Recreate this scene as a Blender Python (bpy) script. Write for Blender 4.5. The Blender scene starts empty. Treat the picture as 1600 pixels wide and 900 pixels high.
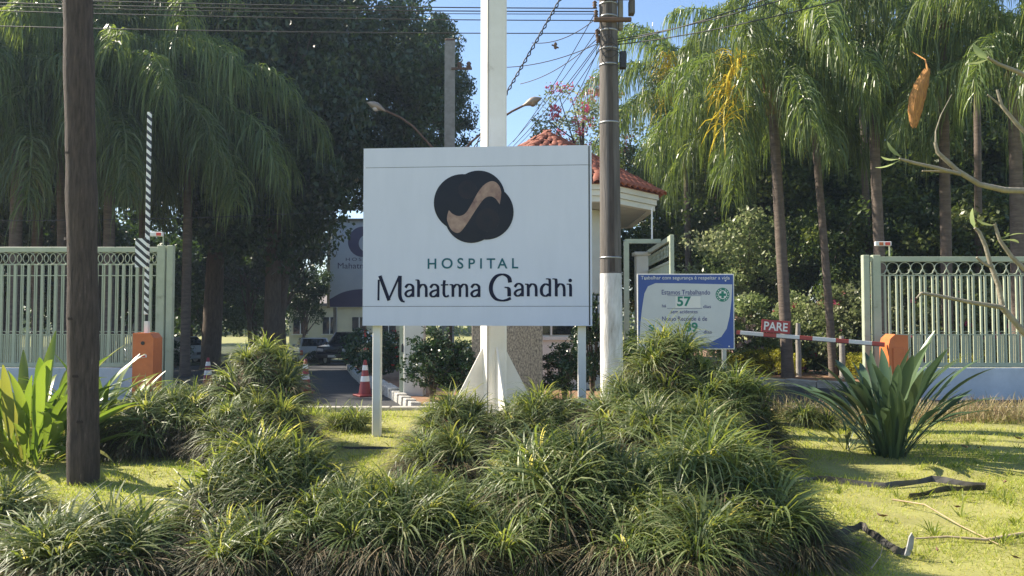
import bpy, math, random
import numpy as np
from mathutils import Vector, Matrix
R = math.radians
rng = np.random.default_rng(11); random.seed(5)
SC = bpy.context.scene
COL = SC.collection

# ------------------------------------------------------------ camera
CAM_Z = 1.6
PITCH = math.atan2(40, 1156)
cam = bpy.data.cameras.new("camera"); cam_o = bpy.data.objects.new("camera", cam); COL.objects.link(cam_o)
cam.sensor_width = 36.0; cam.lens = 36.0 * 1156 / 1600; cam.clip_end = 2000; cam.clip_start = 0.05
cam_o.location = (0, 0, CAM_Z); cam_o.rotation_euler = (math.pi / 2 + PITCH, 0, 0)
SC.camera = cam_o
# ------------------------------------------------------------ sky and sun
SUN_EL, SUN_AZ = R(41), R(-70)          # azimuth measured from +Y (view direction) towards +X
world = bpy.data.worlds.new("World"); SC.world = world; world.use_nodes = True
wn = world.node_tree; bg = wn.nodes["Background"]
sky = wn.nodes.new("ShaderNodeTexSky"); sky.sky_type = 'NISHITA'; sky.sun_disc = False
sky.sun_elevation = SUN_EL; sky.sun_rotation = SUN_AZ; sky.air_density = 1.0; sky.dust_density = 0.6; sky.ozone_density = 3.0
wn.links.new(sky.outputs[0], bg.inputs[0]); bg.inputs[1].default_value = 0.10
sun = bpy.data.lights.new("sun", 'SUN'); sun.energy = 5.0; sun.angle = R(0.53); sun.color = (1.0, 0.90, 0.74)
sun_o = bpy.data.objects.new("sun", sun); COL.objects.link(sun_o)
sdir = Vector((math.sin(SUN_AZ) * math.cos(SUN_EL), math.cos(SUN_AZ) * math.cos(SUN_EL), math.sin(SUN_EL)))
sun_o.rotation_euler = sdir.to_track_quat('Z', 'Y').to_euler(); sun_o.location = sdir * 40
SC.view_settings.view_transform = 'Standard'; SC.view_settings.look = 'None'
SC.view_settings.exposure = 1.27; SC.view_settings.gamma = 1.0; SC.view_settings.use_curve_mapping = False
SC.render.engine = 'CYCLES'
SC.cycles.use_denoising = True; SC.cycles.max_bounces = 6; SC.cycles.diffuse_bounces = 3; SC.cycles.glossy_bounces = 2
SC.cycles.transmission_bounces = 4; SC.cycles.transparent_max_bounces = 4; SC.cycles.volume_bounces = 0
SC.cycles.sample_clamp_indirect = 4.0; SC.cycles.caustics_reflective = False; SC.cycles.caustics_refractive = False

# ------------------------------------------------------------ helpers
def gz(y): return -0.045 * min(max(0.0, y - 16.0), 27.0)
def at(px, py, Y):
    u, v = (px - 800) / 1156, (450 - py) / 1156
    c, s = math.cos(PITCH), math.sin(PITCH)
    k = Y / (c - v * s)
    return Vector((u * k, Y, CAM_Z + k * (s + v * c)))
def gpt(px, py):                      # the flat ground under a picture point
    u, v = (px - 800) / 1156, (450 - py) / 1156
    c, s = math.cos(PITCH), math.sin(PITCH)
    k = -CAM_Z / (s + v * c)
    return Vector((u * k, k * (c - v * s), 0))

def tag(o, label=None, cat=None, group=None, kind=None):
    if label: o["label"] = label
    if cat: o["category"] = cat
    if group: o["group"] = group
    if kind: o["kind"] = kind
    return o
def empty(name, loc=(0, 0, 0), rz=0.0, label=None, cat=None, group=None):
    o = bpy.data.objects.new(name, None); COL.objects.link(o); o.empty_display_size = 0.1
    o.location = loc; o.rotation_euler = (0, 0, rz)
    return tag(o, label, cat, group)
def put(name, me, parent=None, loc=(0, 0, 0), rot=(0, 0, 0), scale=None):
    o = bpy.data.objects.new(name, me); COL.objects.link(o); o.parent = parent
    o.location = loc; o.rotation_euler = rot
    if scale is not None: o.scale = scale if hasattr(scale, '__len__') else (scale,) * 3
    return o
def copy_tree(o, parent=None):
    c = o.copy(); COL.objects.link(c); c.parent = parent
    for ch in list(o.children): copy_tree(ch, c)
    return c

class MB:
    def __init__(s): s.v = []; s.f = []; s.m = []; s.sm = []; s.cur = 0
    def add(s, vs, fs, smooth=False):
        b = len(s.v); s.v += [tuple(p) for p in vs]
        for f in fs: s.f.append(tuple(b + i for i in f)); s.m.append(s.cur); s.sm.append(smooth)
        return s
    def box(s, c, d, rot=None, bev=0.0):
        x, y, z = d[0] / 2, d[1] / 2, d[2] / 2
        if bev > 0:
            b = min(bev, x * .9, y * .9, z * .9); vs = []
            for sx in (-1, 1):
                for sy in (-1, 1):
                    for sz in (-1, 1):
                        vs += [(sx * x, sy * (y - b), sz * (z - b)), (sx * (x - b), sy * y, sz * (z - b)), (sx * (x - b), sy * (y - b), sz * z)]
            pts = [Vector(p) for p in vs]
            import bmesh
            bm = bmesh.new(); [bm.verts.new(p) for p in pts]
            bmesh.ops.convex_hull(bm, input=bm.verts[:]); bmesh.ops.dissolve_limit(bm, angle_limit=0.01, verts=bm.verts[:], edges=bm.edges[:])
            bm.verts.index_update(); vs = [v.co.copy() for v in bm.verts]; fs = [tuple(v.index for v in f.verts) for f in bm.faces]; bm.free()
        else:
            vs = [Vector((a, b_, c_)) for a in (-x, x) for b_ in (-y, y) for c_ in (-z, z)]
            fs = [(0, 1, 3, 2), (4, 6, 7, 5), (0, 4, 5, 1), (2, 3, 7, 6), (0, 2, 6, 4), (1, 5, 7, 3)]
        M_ = rot if rot is not None else Matrix.Identity(3)
        return s.add([M_ @ Vector(p) + Vector(c) for p in vs], fs)
    def tube(s, pts, rad, n=8, cap=True, smooth=True):
        pts = [Vector(p) for p in pts]; k = len(pts)
        if not hasattr(rad, '__len__'): rad = [rad] * k
        up = Vector((0, 0, 1)); vs = []; prev = None
        for i, p in enumerate(pts):
            t = (pts[min(i + 1, k - 1)] - pts[max(i - 1, 0)]).normalized()
            if prev is None:
                a = t.cross(up) if abs(t.z) < .95 else t.cross(Vector((0, 1, 0)))
            else: a = prev - t * prev.dot(t)
            a.normalize(); prev = a; b = t.cross(a)
            for j in range(n):
                an = 2 * math.pi * j / n
                vs.append(p + (a * math.cos(an) + b * math.sin(an)) * rad[i])
        fs = [(i * n + j, i * n + (j + 1) % n, (i + 1) * n + (j + 1) % n, (i + 1) * n + j) for i in range(k - 1) for j in range(n)]
        s.add(vs, fs, smooth)
        if cap:
            s.add(vs[:n], [tuple(range(n))[::-1]]); s.add(vs[-n:], [tuple(range(n))])
        return s
    def lathe(s, prof, n=16, c=(0, 0, 0), smooth=True):
        vs = [(c[0] + r * math.cos(2 * math.pi * j / n), c[1] + r * math.sin(2 * math.pi * j / n), c[2] + z) for r, z in prof for j in range(n)]
        fs = [(i * n + j, i * n + (j + 1) % n, (i + 1) * n + (j + 1) % n, (i + 1) * n + j) for i in range(len(prof) - 1) for j in range(n)]
        return s.add(vs, fs, smooth)
    def prism(s, poly, d0, d1, axis='z', M_=None):      # polygon in 2D extruded from d0 to d1
        n = len(poly)
        def mk(p, d): return {'z': (p[0], p[1], d), 'y': (p[0], d, p[1]), 'x': (d, p[0], p[1])}[axis]
        vs = [mk(p, d0) for p in poly] + [mk(p, d1) for p in poly]
        if M_ is not None: vs = [M_ @ Vector(v) for v in vs]
        fs = [tuple(range(n))[::-1], tuple(range(n, 2 * n))] + [(i, (i + 1) % n, n + (i + 1) % n, n + i) for i in range(n)]
        return s.add(vs, fs)
    def mesh(s, name, mats):
        me = bpy.data.meshes.new(name); me.from_pydata(s.v, [], s.f)
        for m in (mats if isinstance(mats, (list, tuple)) else [mats]): me.materials.append(m)
        me.polygons.foreach_set('material_index', s.m); me.polygons.foreach_set('use_smooth', s.sm)
        import bmesh
        bm = bmesh.new(); bm.from_mesh(me); bmesh.ops.recalc_face_normals(bm, faces=bm.faces[:]); bm.to_mesh(me); bm.free()
        me.update(); return me
    def build(s, name, mats, parent=None, loc=(0, 0, 0), rot=(0, 0, 0)):
        return put(name, s.mesh(name, mats), parent, loc, rot)

def mesh_np(name, V, F, mats, rnd=None, smooth=False, midx=None):
    """V (n,3), F (m,k) all faces the same size; rnd: one number per vertex, a colour variation that belongs to the leaf."""
    me = bpy.data.meshes.new(name); V = np.asarray(V, dtype=np.float32); F = np.asarray(F, dtype=np.int32)
    me.vertices.add(len(V)); me.vertices.foreach_set('co', V.ravel())
    k = F.shape[1]; me.loops.add(F.size); me.loops.foreach_set('vertex_index', F.ravel())
    me.polygons.add(len(F)); me.polygons.foreach_set('loop_start', np.arange(0, F.size, k, dtype=np.int32))
    me.polygons.foreach_set('loop_total', np.full(len(F), k, dtype=np.int32))
    for m in (mats if isinstance(mats, (list, tuple)) else [mats]): me.materials.append(m)
    if midx is not None: me.polygons.foreach_set('material_index', np.asarray(midx, dtype=np.int32))
    me.polygons.foreach_set('use_smooth', np.full(len(F), smooth, dtype=bool))
    if rnd is not None:
        a = me.attributes.new('rnd', 'FLOAT', 'POINT'); a.data.foreach_set('value', np.asarray(rnd, dtype=np.float32))
    me.update(); me.validate(); return me
def join_np(parts):
    V, F, A, o = [], [], [], 0
    for v, f, a in parts: V.append(v); F.append(f + o); A.append(a); o += len(v)
    return np.concatenate(V), np.concatenate(F), np.concatenate(A)
def blades(root, az, L, th0, bend, w, K=4, p=1.4, roll=0.5, rnd=None, shape=None):
    N = len(root); s = np.linspace(0, 1, K + 1); sm = (s[:-1] + s[1:]) / 2
    th = np.minimum(th0[:, None] + bend[:, None] * sm[None] ** p, R(172))
    d = np.stack([np.sin(th) * np.cos(az)[:, None], np.sin(th) * np.sin(az)[:, None], np.cos(th)], -1)
    pos = np.concatenate([root[:, None], root[:, None] + np.cumsum(d, 1) * (L / K)[:, None, None]], 1)
    ra = az + math.pi / 2 + rng.uniform(-roll, roll, N)
    wd = np.stack([np.cos(ra), np.sin(ra), rng.uniform(-.25, .25, N)], -1)
    sh = np.interp(s, [0, .3, .7, 1], [.75, 1, .75, .06]) if shape is None else np.interp(s, *shape)
    off = wd[:, None] * (w[:, None] * sh[None] * .5)[..., None]
    V = np.stack([pos - off, pos + off], 2).reshape(-1, 3)
    base = (np.arange(N) * (K + 1) * 2)[:, None]; i = np.arange(K)[None] * 2
    F = np.stack([base + i, base + i + 1, base + i + 3, base + i + 2], -1).reshape(-1, 4)
    if rnd is None: rnd = rng.random(N)
    return V, F, np.repeat(rnd, (K + 1) * 2)
def leaves(c, size, ratio=.5, droop=.25, rnd=None, up=0.35):
    N = len(c); a = rng.normal(size=(N, 3)); a[:, 2] -= droop; a /= np.linalg.norm(a, axis=1)[:, None]
    n = rng.normal(size=(N, 3)); n[:, 2] += up * 2; b = np.cross(a, n); b /= np.linalg.norm(b, axis=1)[:, None] + 1e-6
    s = (size * rng.uniform(.65, 1.3, N))[:, None]
    V = np.stack([c - a * s * .5, c + b * s * ratio * .5 + a * s * .05, c + a * s * .5, c - b * s * ratio * .5 + a * s * .05], 1).reshape(-1, 3)
    F = np.arange(N * 4).reshape(-1, 4)
    if rnd is None: rnd = rng.random(N)
    return V, F, np.repeat(rnd, 4)
def clump_points(centres, radii, per):
    P, Q = [], []
    for c, r in zip(centres, radii):
        d = rng.normal(size=(per, 3)); d /= np.linalg.norm(d, axis=1)[:, None]
        q = d * (r * rng.random(per) ** .45)[:, None]; q[:, 2] *= .75
        P.append(c + q); Q.append(np.clip(rng.random() * .6 + rng.random(per) * .4, 0, 1))
    return np.concatenate(P), np.concatenate(Q)
def ellipsoid_centres(n, rad, inner=.45, zlow=-1.0):
    d = rng.normal(size=(n * 3, 3)); d /= np.linalg.norm(d, axis=1)[:, None]
    d *= rng.uniform(inner ** 3, 1, len(d))[:, None] ** (1 / 3)
    d = d[d[:, 2] > zlow][:n]
    return d * np.array(rad)

# ------------------------------------------------------------ materials
def mat(name, c1, c2=None, rough=.6, scale=6.0, bump=0.0, bscale=None, metal=0.0, spec=.5, detail=6, stretch=None, c3=None, lo=.35, hi=.65, coat=0):
    m = bpy.data.materials.new(name); m.use_nodes = True; nt = m.node_tree; b = nt.nodes["Principled BSDF"]
    b.inputs["Roughness"].default_value = rough; b.inputs["Metallic"].default_value = metal
    b.inputs["Specular IOR Level"].default_value = spec; b.inputs["Coat Weight"].default_value = coat
    b.inputs["Base Color"].default_value = (*c1, 1)
    tc = nt.nodes.new("ShaderNodeTexCoord"); vec = tc.outputs["Object"]
    if stretch:
        mp = nt.nodes.new("ShaderNodeMapping"); mp.inputs["Scale"].default_value = stretch; nt.links.new(vec, mp.inputs[0]); vec = mp.outputs[0]
    if c2:
        nz = nt.nodes.new("ShaderNodeTexNoise"); nz.inputs["Scale"].default_value = scale; nz.inputs["Detail"].default_value = detail; nz.inputs["Roughness"].default_value = .62
        nt.links.new(vec, nz.inputs["Vector"])
        cr = nt.nodes.new("ShaderNodeValToRGB"); e = cr.color_ramp.elements
        e[0].position = lo; e[0].color = (*c1, 1); e[1].position = hi; e[1].color = (*c2, 1)
        if c3: x = e.new(min(.98, hi + .12)); x.color = (*c3, 1)
        nt.links.new(nz.outputs[0], cr.inputs[0]); nt.links.new(cr.outputs[0], b.inputs["Base Color"])
    if bump:
        n2 = nt.nodes.new("ShaderNodeTexNoise"); n2.inputs["Scale"].default_value = bscale or scale * 3; n2.inputs["Detail"].default_value = 5
        nt.links.new(vec, n2.inputs["Vector"])
        bp = nt.nodes.new("ShaderNodeBump"); bp.inputs["Strength"].default_value = bump; bp.inputs["Distance"].default_value = .02
        nt.links.new(n2.outputs[0], bp.inputs["Height"]); nt.links.new(bp.outputs[0], b.inputs["Normal"])
    return m
def leafmat(name, cols, trans=.45, rough=.42, tcol=None, spec=.5, ojit=.25):
    """cols: colours spread over the per-leaf random attribute; part of the light passes through the leaf."""
    m = bpy.data.materials.new(name); m.use_nodes = True; nt = m.node_tree; b = nt.nodes["Principled BSDF"]; out = nt.nodes["Material Output"]
    at_ = nt.nodes.new("ShaderNodeAttribute"); at_.attribute_name = 'rnd'
    cr = nt.nodes.new("ShaderNodeValToRGB"); e = cr.color_ramp.elements
    e[0].color = (*cols[0], 1); e[1].color = (*cols[-1], 1)
    for i, c in enumerate(cols[1:-1]): x = e.new((i + 1) / (len(cols) - 1)); x.color = (*c, 1)
    nt.links.new(at_.outputs["Fac"], cr.inputs[0])
    oi = nt.nodes.new("ShaderNodeObjectInfo"); hs = nt.nodes.new("ShaderNodeHueSaturation")
    mr = nt.nodes.new("ShaderNodeMapRange"); mr.inputs[3].default_value = 1 - ojit; mr.inputs[4].default_value = 1 + ojit
    nt.links.new(oi.outputs["Random"], mr.inputs[0]); nt.links.new(mr.outputs[0], hs.inputs["Value"]); nt.links.new(cr.outputs[0], hs.inputs["Color"])
    nt.links.new(hs.outputs[0], b.inputs["Base Color"]); b.inputs["Roughness"].default_value = rough; b.inputs["Specular IOR Level"].default_value = spec
    tr = nt.nodes.new("ShaderNodeBsdfTranslucent"); mx = nt.nodes.new("ShaderNodeMixShader"); mx.inputs[0].default_value = trans
    if tcol:
        mm = nt.nodes.new("ShaderNodeMix"); mm.data_type = 'RGBA'; mm.blend_type = 'MULTIPLY'; mm.inputs[0].default_value = 1
        nt.links.new(hs.outputs[0], mm.inputs[6]); mm.inputs[7].default_value = (*tcol, 1); nt.links.new(mm.outputs[2], tr.inputs[0])
    else: nt.links.new(hs.outputs[0], tr.inputs[0])
    nt.links.new(b.outputs[0], mx.inputs[1]); nt.links.new(tr.outputs[0], mx.inputs[2]); nt.links.new(mx.outputs[0], out.inputs[0])
    return m
def stripemat(name, ca, cb, period, axis=2, slope=0.0, duty=.5, other=0, rough=.4):
    m = mat(name, ca, rough=rough); nt = m.node_tree; b = nt.nodes["Principled BSDF"]
    tc = nt.nodes.new("ShaderNodeTexCoord"); sp = nt.nodes.new("ShaderNodeSeparateXYZ"); nt.links.new(tc.outputs["Object"], sp.inputs[0])
    mu = nt.nodes.new("ShaderNodeMath"); mu.operation = 'MULTIPLY_ADD'; nt.links.new(sp.outputs[other], mu.inputs[0]); mu.inputs[1].default_value = slope; nt.links.new(sp.outputs[axis], mu.inputs[2])
    dv = nt.nodes.new("ShaderNodeMath"); dv.operation = 'DIVIDE'; nt.links.new(mu.outputs[0], dv.inputs[0]); dv.inputs[1].default_value = period
    fr = nt.nodes.new("ShaderNodeMath"); fr.operation = 'FRACT'; nt.links.new(dv.outputs[0], fr.inputs[0])
    gt = nt.nodes.new("ShaderNodeMath"); gt.operation = 'GREATER_THAN'; nt.links.new(fr.outputs[0], gt.inputs[0]); gt.inputs[1].default_value = duty
    mx = nt.nodes.new("ShaderNodeMix"); mx.data_type = 'RGBA'; nt.links.new(gt.outputs[0], mx.inputs[0]); mx.inputs[6].default_value = (*ca, 1); mx.inputs[7].default_value = (*cb, 1)
    nt.links.new(mx.outputs[2], b.inputs["Base Color"]); return m

m_white = mat("white_sign_sheet", (.71, .715, .815), (.645, .655, .75), rough=.36, scale=1.6, lo=.3, hi=.78, stretch=(2.2, 2.2, .5), bump=.06, bscale=1.2)
m_whitepaint = mat("white_paint_metal", (.82, .79, .74), (.75, .71, .65), rough=.45, scale=3, bump=.05, c3=(.55, .5, .42))
m_seam = mat("dark_seam", (.06, .06, .06), rough=.8)
m_navy = mat("navy_lettering", (.007, .009, .034), rough=.5, spec=.2)
m_teal = mat("teal_lettering", (.012, .115, .15), rough=.5, spec=.3)
m_logo = mat("dark_logo_film", (.003, .004, .010), (.009, .008, .014), rough=.3, scale=3, spec=.3)
m_logo2 = mat("brown_logo_film", (.02, .012, .014), (.006, .007, .013), rough=.3, scale=4, spec=.3)
m_sband = mat("cream_mottled_band", (.44, .29, .22), (.22, .12, .10), rough=.5, scale=6, c3=(.10, .05, .05), lo=.36, hi=.64)
m_asphalt = mat("asphalt", (.020, .021, .025), (.036, .036, .038), rough=.85, scale=1.2, bump=.5, bscale=60)  # base colour darkened to carry the shade over the drive
m_kerb = mat("kerb_concrete", (.50, .47, .40), (.34, .31, .26), rough=.9, scale=4, bump=.4)
m_kerbw = mat("whitewashed_stone", (.55, .54, .50), (.30, .28, .25), rough=.9, scale=7, bump=.6)
m_soil = mat("soil_under_lawn", (.21, .20, .062), (.285, .28, .08), rough=.95, scale=1.6, bump=.5, c3=(.34, .26, .13))
m_bed = mat("reddish_bed_soil", (.20, .10, .055), (.27, .16, .09), rough=.95, scale=3, bump=.6, c3=(.12, .13, .05))
m_wood = mat("weathered_dark_wood", (.038, .027, .023), (.10, .072, .06), rough=.9, scale=7, detail=10, bump=1.0, bscale=22, stretch=(6, 6, .7), c3=(.26, .20, .16))
m_woodring = mat("dark_pole_knot", (.03, .02, .017), rough=.9)  # dark wood of the pole's knots
m_pole = mat("grey_weathered_pole", (.085, .074, .066), (.155, .138, .125), rough=.85, scale=3, bump=.5, stretch=(5, 5, .35), c3=(.10, .08, .065))
m_polestreak = mat("dark_pole_streak", (.045, .035, .03), (.09, .07, .055), rough=.8, scale=5, stretch=(5, 5, .5))
m_polewhite = mat("whitewash_on_pole", (.72, .72, .73), (.48, .47, .46), rough=.85, scale=5, bump=.4, stretch=(3, 3, .6), c3=(.3, .27, .24))
m_concrete = mat("concrete_post", (.33, .31, .28), (.25, .23, .2), rough=.9, scale=5, bump=.4)
m_metal = mat("galvanised_metal", (.42, .43, .45), (.34, .35, .36), rough=.4, metal=.7, scale=5)
m_dark = mat("dark_plastic", (.02, .02, .023), rough=.5)
m_cable = mat("black_cable", (.03, .03, .033), rough=.6)
m_green = mat("pale_green_gate_paint", (.42, .46, .34), (.36, .40, .29), rough=.5, scale=5, c3=(.24, .25, .18), hi=.62)
m_wallbase = mat("pale_blue_base_wall", (.58, .62, .66), (.46, .50, .53), rough=.8, scale=2, bump=.2, c3=(.33, .3, .26))
m_orange = mat("orange_barrier_paint", (.62, .17, .045), (.52, .13, .035), rough=.5, scale=4)
m_red = mat("red_paint", (.27, .028, .026), (.20, .022, .024), rough=.5, scale=6)
m_redsign = mat("red_sign_sheet", (.33, .03, .038), rough=.4)
m_stub = mat("scuffed_pale_plastic", (.40, .40, .40), (.25, .24, .22), rough=.6, scale=20)
m_refl = mat("white_sheeting", (.75, .74, .72), rough=.4)
m_lightred = mat("red_reflector", (.65, .06, .03), rough=.3)
m_bw = stripemat("black_white_slant_stripes", (.78, .78, .76), (.018, .018, .02), .14, axis=2, slope=.9)
m_rw = stripemat("red_white_stripes", (.62, .62, .62), (.36, .045, .04), .66, axis=0, duty=.64)
m_tile = mat("terracotta_tile", (.34, .105, .055), (.24, .072, .042), rough=.75, scale=4, bump=.3, c3=(.17, .06, .04))
m_cream = mat("cream_wall_paint", (.72, .71, .65), (.64, .63, .57), rough=.7, scale=2, bump=.1)
m_soffit = mat("grey_soffit", (.50, .50, .48), (.44, .44, .42), rough=.8, scale=2)
m_glass = mat("dark_window_glass", (.018, .022, .028), rough=.06, spec=.8)
m_blind = mat("pale_blind", (.50, .53, .55), rough=.8)
m_granite = mat("speckled_granite", (.07, .06, .058), (.34, .295, .25), rough=.4, scale=24, detail=8, lo=.36, hi=.60, c3=(.48, .43, .37), stretch=(1.6, 1.6, .9))
m_blue = mat("blue_board_print", (.035, .085, .33), rough=.4)
m_board = mat("pale_board_print", (.62, .64, .66), (.56, .58, .6), rough=.45, scale=2)
m_ink = mat("purple_ink", (.05, .05, .20), rough=.5)
m_gink = mat("green_ink", (.01, .20, .14), rough=.5)
m_bark = mat("tree_bark", (.075, .055, .04), (.13, .10, .075), rough=.95, scale=4, bump=.8, stretch=(4, 4, 1))
m_palmbark = mat("ringed_palm_bark", (.16, .125, .10), (.095, .072, .058), rough=.95, scale=4, bump=.8, bscale=9, stretch=(1, 1, 5), c3=(.24, .20, .165))
m_boots = mat("fibrous_palm_sheath", (.17, .10, .05), (.28, .18, .09), rough=.95, scale=6, stretch=(4, 4, .6), bump=.8)
m_edging = mat("black_lawn_edging", (.022, .022, .022), (.085, .075, .06), rough=.5, scale=6)
m_straw = mat("dry_stalk", (.45, .36, .22), (.30, .22, .13), rough=.9, scale=8)
m_deadleaf = mat("dead_leaf", (.13, .07, .04), (.20, .13, .08), rough=.9, scale=9)
m_plum = mat("grey_green_frangipani_bark", (.20, .175, .125), (.30, .265, .20), rough=.8, scale=9, bump=.5, c3=(.13, .105, .08))
m_fibre = mat("orange_dry_spathe", (.30, .12, .03), (.55, .27, .07), rough=.85, scale=10, stretch=(7, 7, .6), bump=.8, bscale=20, c3=(.62, .36, .12))
m_carw = mat("white_car_paint", (.62, .63, .64), rough=.2, coat=.6)
m_card = mat("dark_car_paint", (.012, .018, .035), rough=.18, coat=.6)
m_carg = mat("silver_car_paint", (.42, .44, .45), rough=.22, coat=.6)
m_carb = mat("blue_car_paint", (.03, .08, .22), rough=.2, coat=.6)
m_tyre = mat("tyre_rubber", (.018, .018, .018), rough=.9)
m_lamp = mat("lamp_lens", (.62, .60, .62), rough=.15)
m_lamphead = mat("aluminium_lamp_head", (.34, .27, .20), rough=.5, metal=.3)
m_rust = mat("rusty_arm", (.10, .055, .035), (.15, .09, .055), rough=.8, scale=8)
m_bwall = mat("yellowish_far_wall", (.62, .58, .40), (.55, .51, .36), rough=.8, scale=1)
m_roofdark = mat("far_roof", (.16, .14, .13), (.22, .19, .17), rough=.9, scale=2)
m_bbface = mat("billboard_pale_print", (.70, .74, .80), (.62, .67, .74), rough=.5, scale=.7)
m_bbpurple = mat("billboard_purple_print", (.10, .09, .18), rough=.5)

l_tuft = leafmat("arching_grass_blade", [(.06, .095, .028), (.10, .145, .045), (.165, .21, .075), (.27, .30, .14), (.46, .43, .26)], trans=.5, rough=.45, tcol=(1.6, 1.45, .6))
l_thatch = leafmat("dry_shade_toned_blade", [(.03, .042, .016), (.05, .06, .022), (.10, .075, .04), (.19, .14, .075), (.045, .065, .022)], trans=.25, rough=.6)  # dry thatch, darkened further to paint in shade on the mounds' sides
l_lawn = leafmat("lawn_blade", [(.20, .265, .036), (.32, .37, .052), (.43, .435, .095), (.51, .43, .18)], trans=.5, rough=.45, tcol=(1.25, 1.25, .7))
l_dry = leafmat("dry_grass_blade", [(.20, .20, .07), (.36, .29, .13), (.48, .38, .20), (.26, .15, .07)], trans=.4, rough=.6)
l_palm = leafmat("palm_leaflet", [(.065, .105, .035), (.11, .165, .05), (.17, .23, .075), (.28, .32, .15)], trans=.5, rough=.34, tcol=(1.5, 1.45, .65), spec=.6)
l_palmdry = leafmat("dry_palm_leaflet", [(.16, .10, .05), (.24, .16, .08), (.30, .22, .12)], trans=.3, rough=.6)
l_inflo = leafmat("yellow_palm_flower_strand", [(.55, .38, .02), (.66, .50, .03), (.50, .42, .06)], trans=.3, rough=.6)
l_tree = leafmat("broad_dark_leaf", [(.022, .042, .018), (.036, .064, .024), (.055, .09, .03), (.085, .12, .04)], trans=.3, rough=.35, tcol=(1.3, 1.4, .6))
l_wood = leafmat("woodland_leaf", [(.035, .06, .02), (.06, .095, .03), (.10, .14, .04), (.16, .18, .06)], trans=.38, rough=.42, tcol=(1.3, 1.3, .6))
l_bush = leafmat("glossy_bush_leaf", [(.014, .04, .014), (.028, .065, .02), (.05, .09, .03)], trans=.25, rough=.3)
l_boug = leafmat("bougainvillea_leaf", [(.10, .14, .04), (.17, .22, .075), (.26, .30, .13), (.40, .41, .25)], trans=.5, rough=.4)
l_hedge = leafmat("yellow_green_hedge_leaf", [(.24, .26, .025), (.38, .37, .035), (.52, .46, .06)], trans=.45, rough=.45)
l_pink = leafmat("pink_petal", [(.42, .04, .14), (.55, .10, .20), (.45, .06, .05)], trans=.4, rough=.6)
l_palepink = leafmat("pale_pink_petal", [(.55, .35, .30), (.62, .48, .40), (.5, .3, .3)], trans=.4, rough=.6)
l_redf = leafmat("red_petal", [(.35, .02, .02), (.45, .05, .03)], trans=.3, rough=.5)
m_shadegrass = mat("shade_toned_ground_cover", (.035, .05, .018), (.06, .07, .03), rough=.95, scale=3, bump=.5)  # shade on the far ground put into a darker colour
l_canna = leafmat("bright_paddle_leaf", [(.07, .13, .03), (.12, .19, .04), (.20, .26, .06), (.30, .29, .10)], trans=.42, rough=.3, tcol=(1.3, 1.3, .6))
l_strel = leafmat("grey_green_paddle_leaf", [(.05, .09, .045), (.08, .125, .06), (.12, .17, .07)], trans=.28, rough=.32)
l_frang = leafmat("pale_frangipani_leaf", [(.24, .32, .10), (.32, .38, .16)], trans=.5, rough=.35)
# ------------------------------------------------------------ ground, road, beds
LAWN_END = 12.2
def grid_sheet(name, xs, ys, zf, m):
    X, Y = np.meshgrid(xs, ys); Z = np.vectorize(zf)(X, Y)
    V = np.stack([X.ravel(), Y.ravel(), Z.ravel()], -1); nx = len(xs)
    i, j = np.meshgrid(np.arange(nx - 1), np.arange(len(ys) - 1)); b = (j * nx + i).ravel()
    return put(name, mesh_np(name, V, np.stack([b, b + 1, b + nx + 1, b + nx], -1), m, smooth=True))
def lawn_z(x, y):
    return .025 * math.sin(1.7 * x + .6 * y) * math.sin(1.3 * y - .4 * x) + .012 * math.sin(4.1 * x) * math.cos(3.7 * y)
xs = np.unique(np.concatenate([np.linspace(-220, -20, 10), np.arange(-20, 20.1, .4), np.linspace(20, 220, 10)]))
ys = np.unique(np.concatenate([np.linspace(-60, -4, 8), np.arange(-4, 12.21, .3), [12.24], np.arange(13, 48, 1.0), np.linspace(48, 300, 10)]))
tag(grid_sheet("ground", xs, ys, lambda x, y: lawn_z(x, y) if y <= 12.21 else gz(y) - .12, m_soil), kind="structure", label="sunlit lawn soil in front of the gates")
tag(grid_sheet("road", np.linspace(-26, 16, 15), np.unique(np.concatenate([[12.2, 14], np.arange(16, 60, 1.)])), lambda x, y: gz(y) - .04, m_asphalt), kind="structure", label="dark asphalt drive running between the gates")

def bed(name, poly, h, m, label):
    mb = MB(); n = len(poly)
    top = [(x, y, gz(y) + h) for x, y in poly]; bot = [(x, y, gz(y) - .2) for x, y in poly]
    mb.add(top + bot, [tuple(range(n))] + [(i, (i + 1) % n, n + (i + 1) % n, n + i) for i in range(n)])
    return tag(mb.build(name, m), label, kind="structure")
def kerb_run(root, pts, w, h, seg, m, name, jit=0.0):
    """kerb stones laid end to end along a line"""
    P = [Vector((x, y, 0)) for x, y in pts]; base = MB().box((0, 0, 0), (1, 1, 1), bev=.06).mesh(name, m)
    k = 0
    for a, b in zip(P[:-1], P[1:]):
        d = b - a; n = max(1, round(d.length / seg))
        for i in range(n):
            c = a + d * ((i + .5) / n); j = random.uniform(-jit, jit)
            o = put(name, base, root, (c.x, c.y, gz(c.y) + h / 2 - .06 + j * .3), (j * 2, j * 2, math.atan2(d.y, d.x) + j * 2), (d.length / n * (.97 - abs(j)), w * (1 + j * 2), h + .12 + j)); k += 1
isl = [(-1.5, 12.6), (3.3, 12.6), (3.35, 22), (-2, 31), (-6.7, 31), (-5.0, 24), (-3.45, 18)]
b_isl = bed("planting_bed", isl, .07, m_bed, "raised bed around the gatehouse")
kerb_run(b_isl, [(-6.8, 31), (-5.1, 24), (-3.55, 18), (-1.6, 12.5)], .2, .13, .42, m_kerbw, "kerb_stone", .045)
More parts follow.
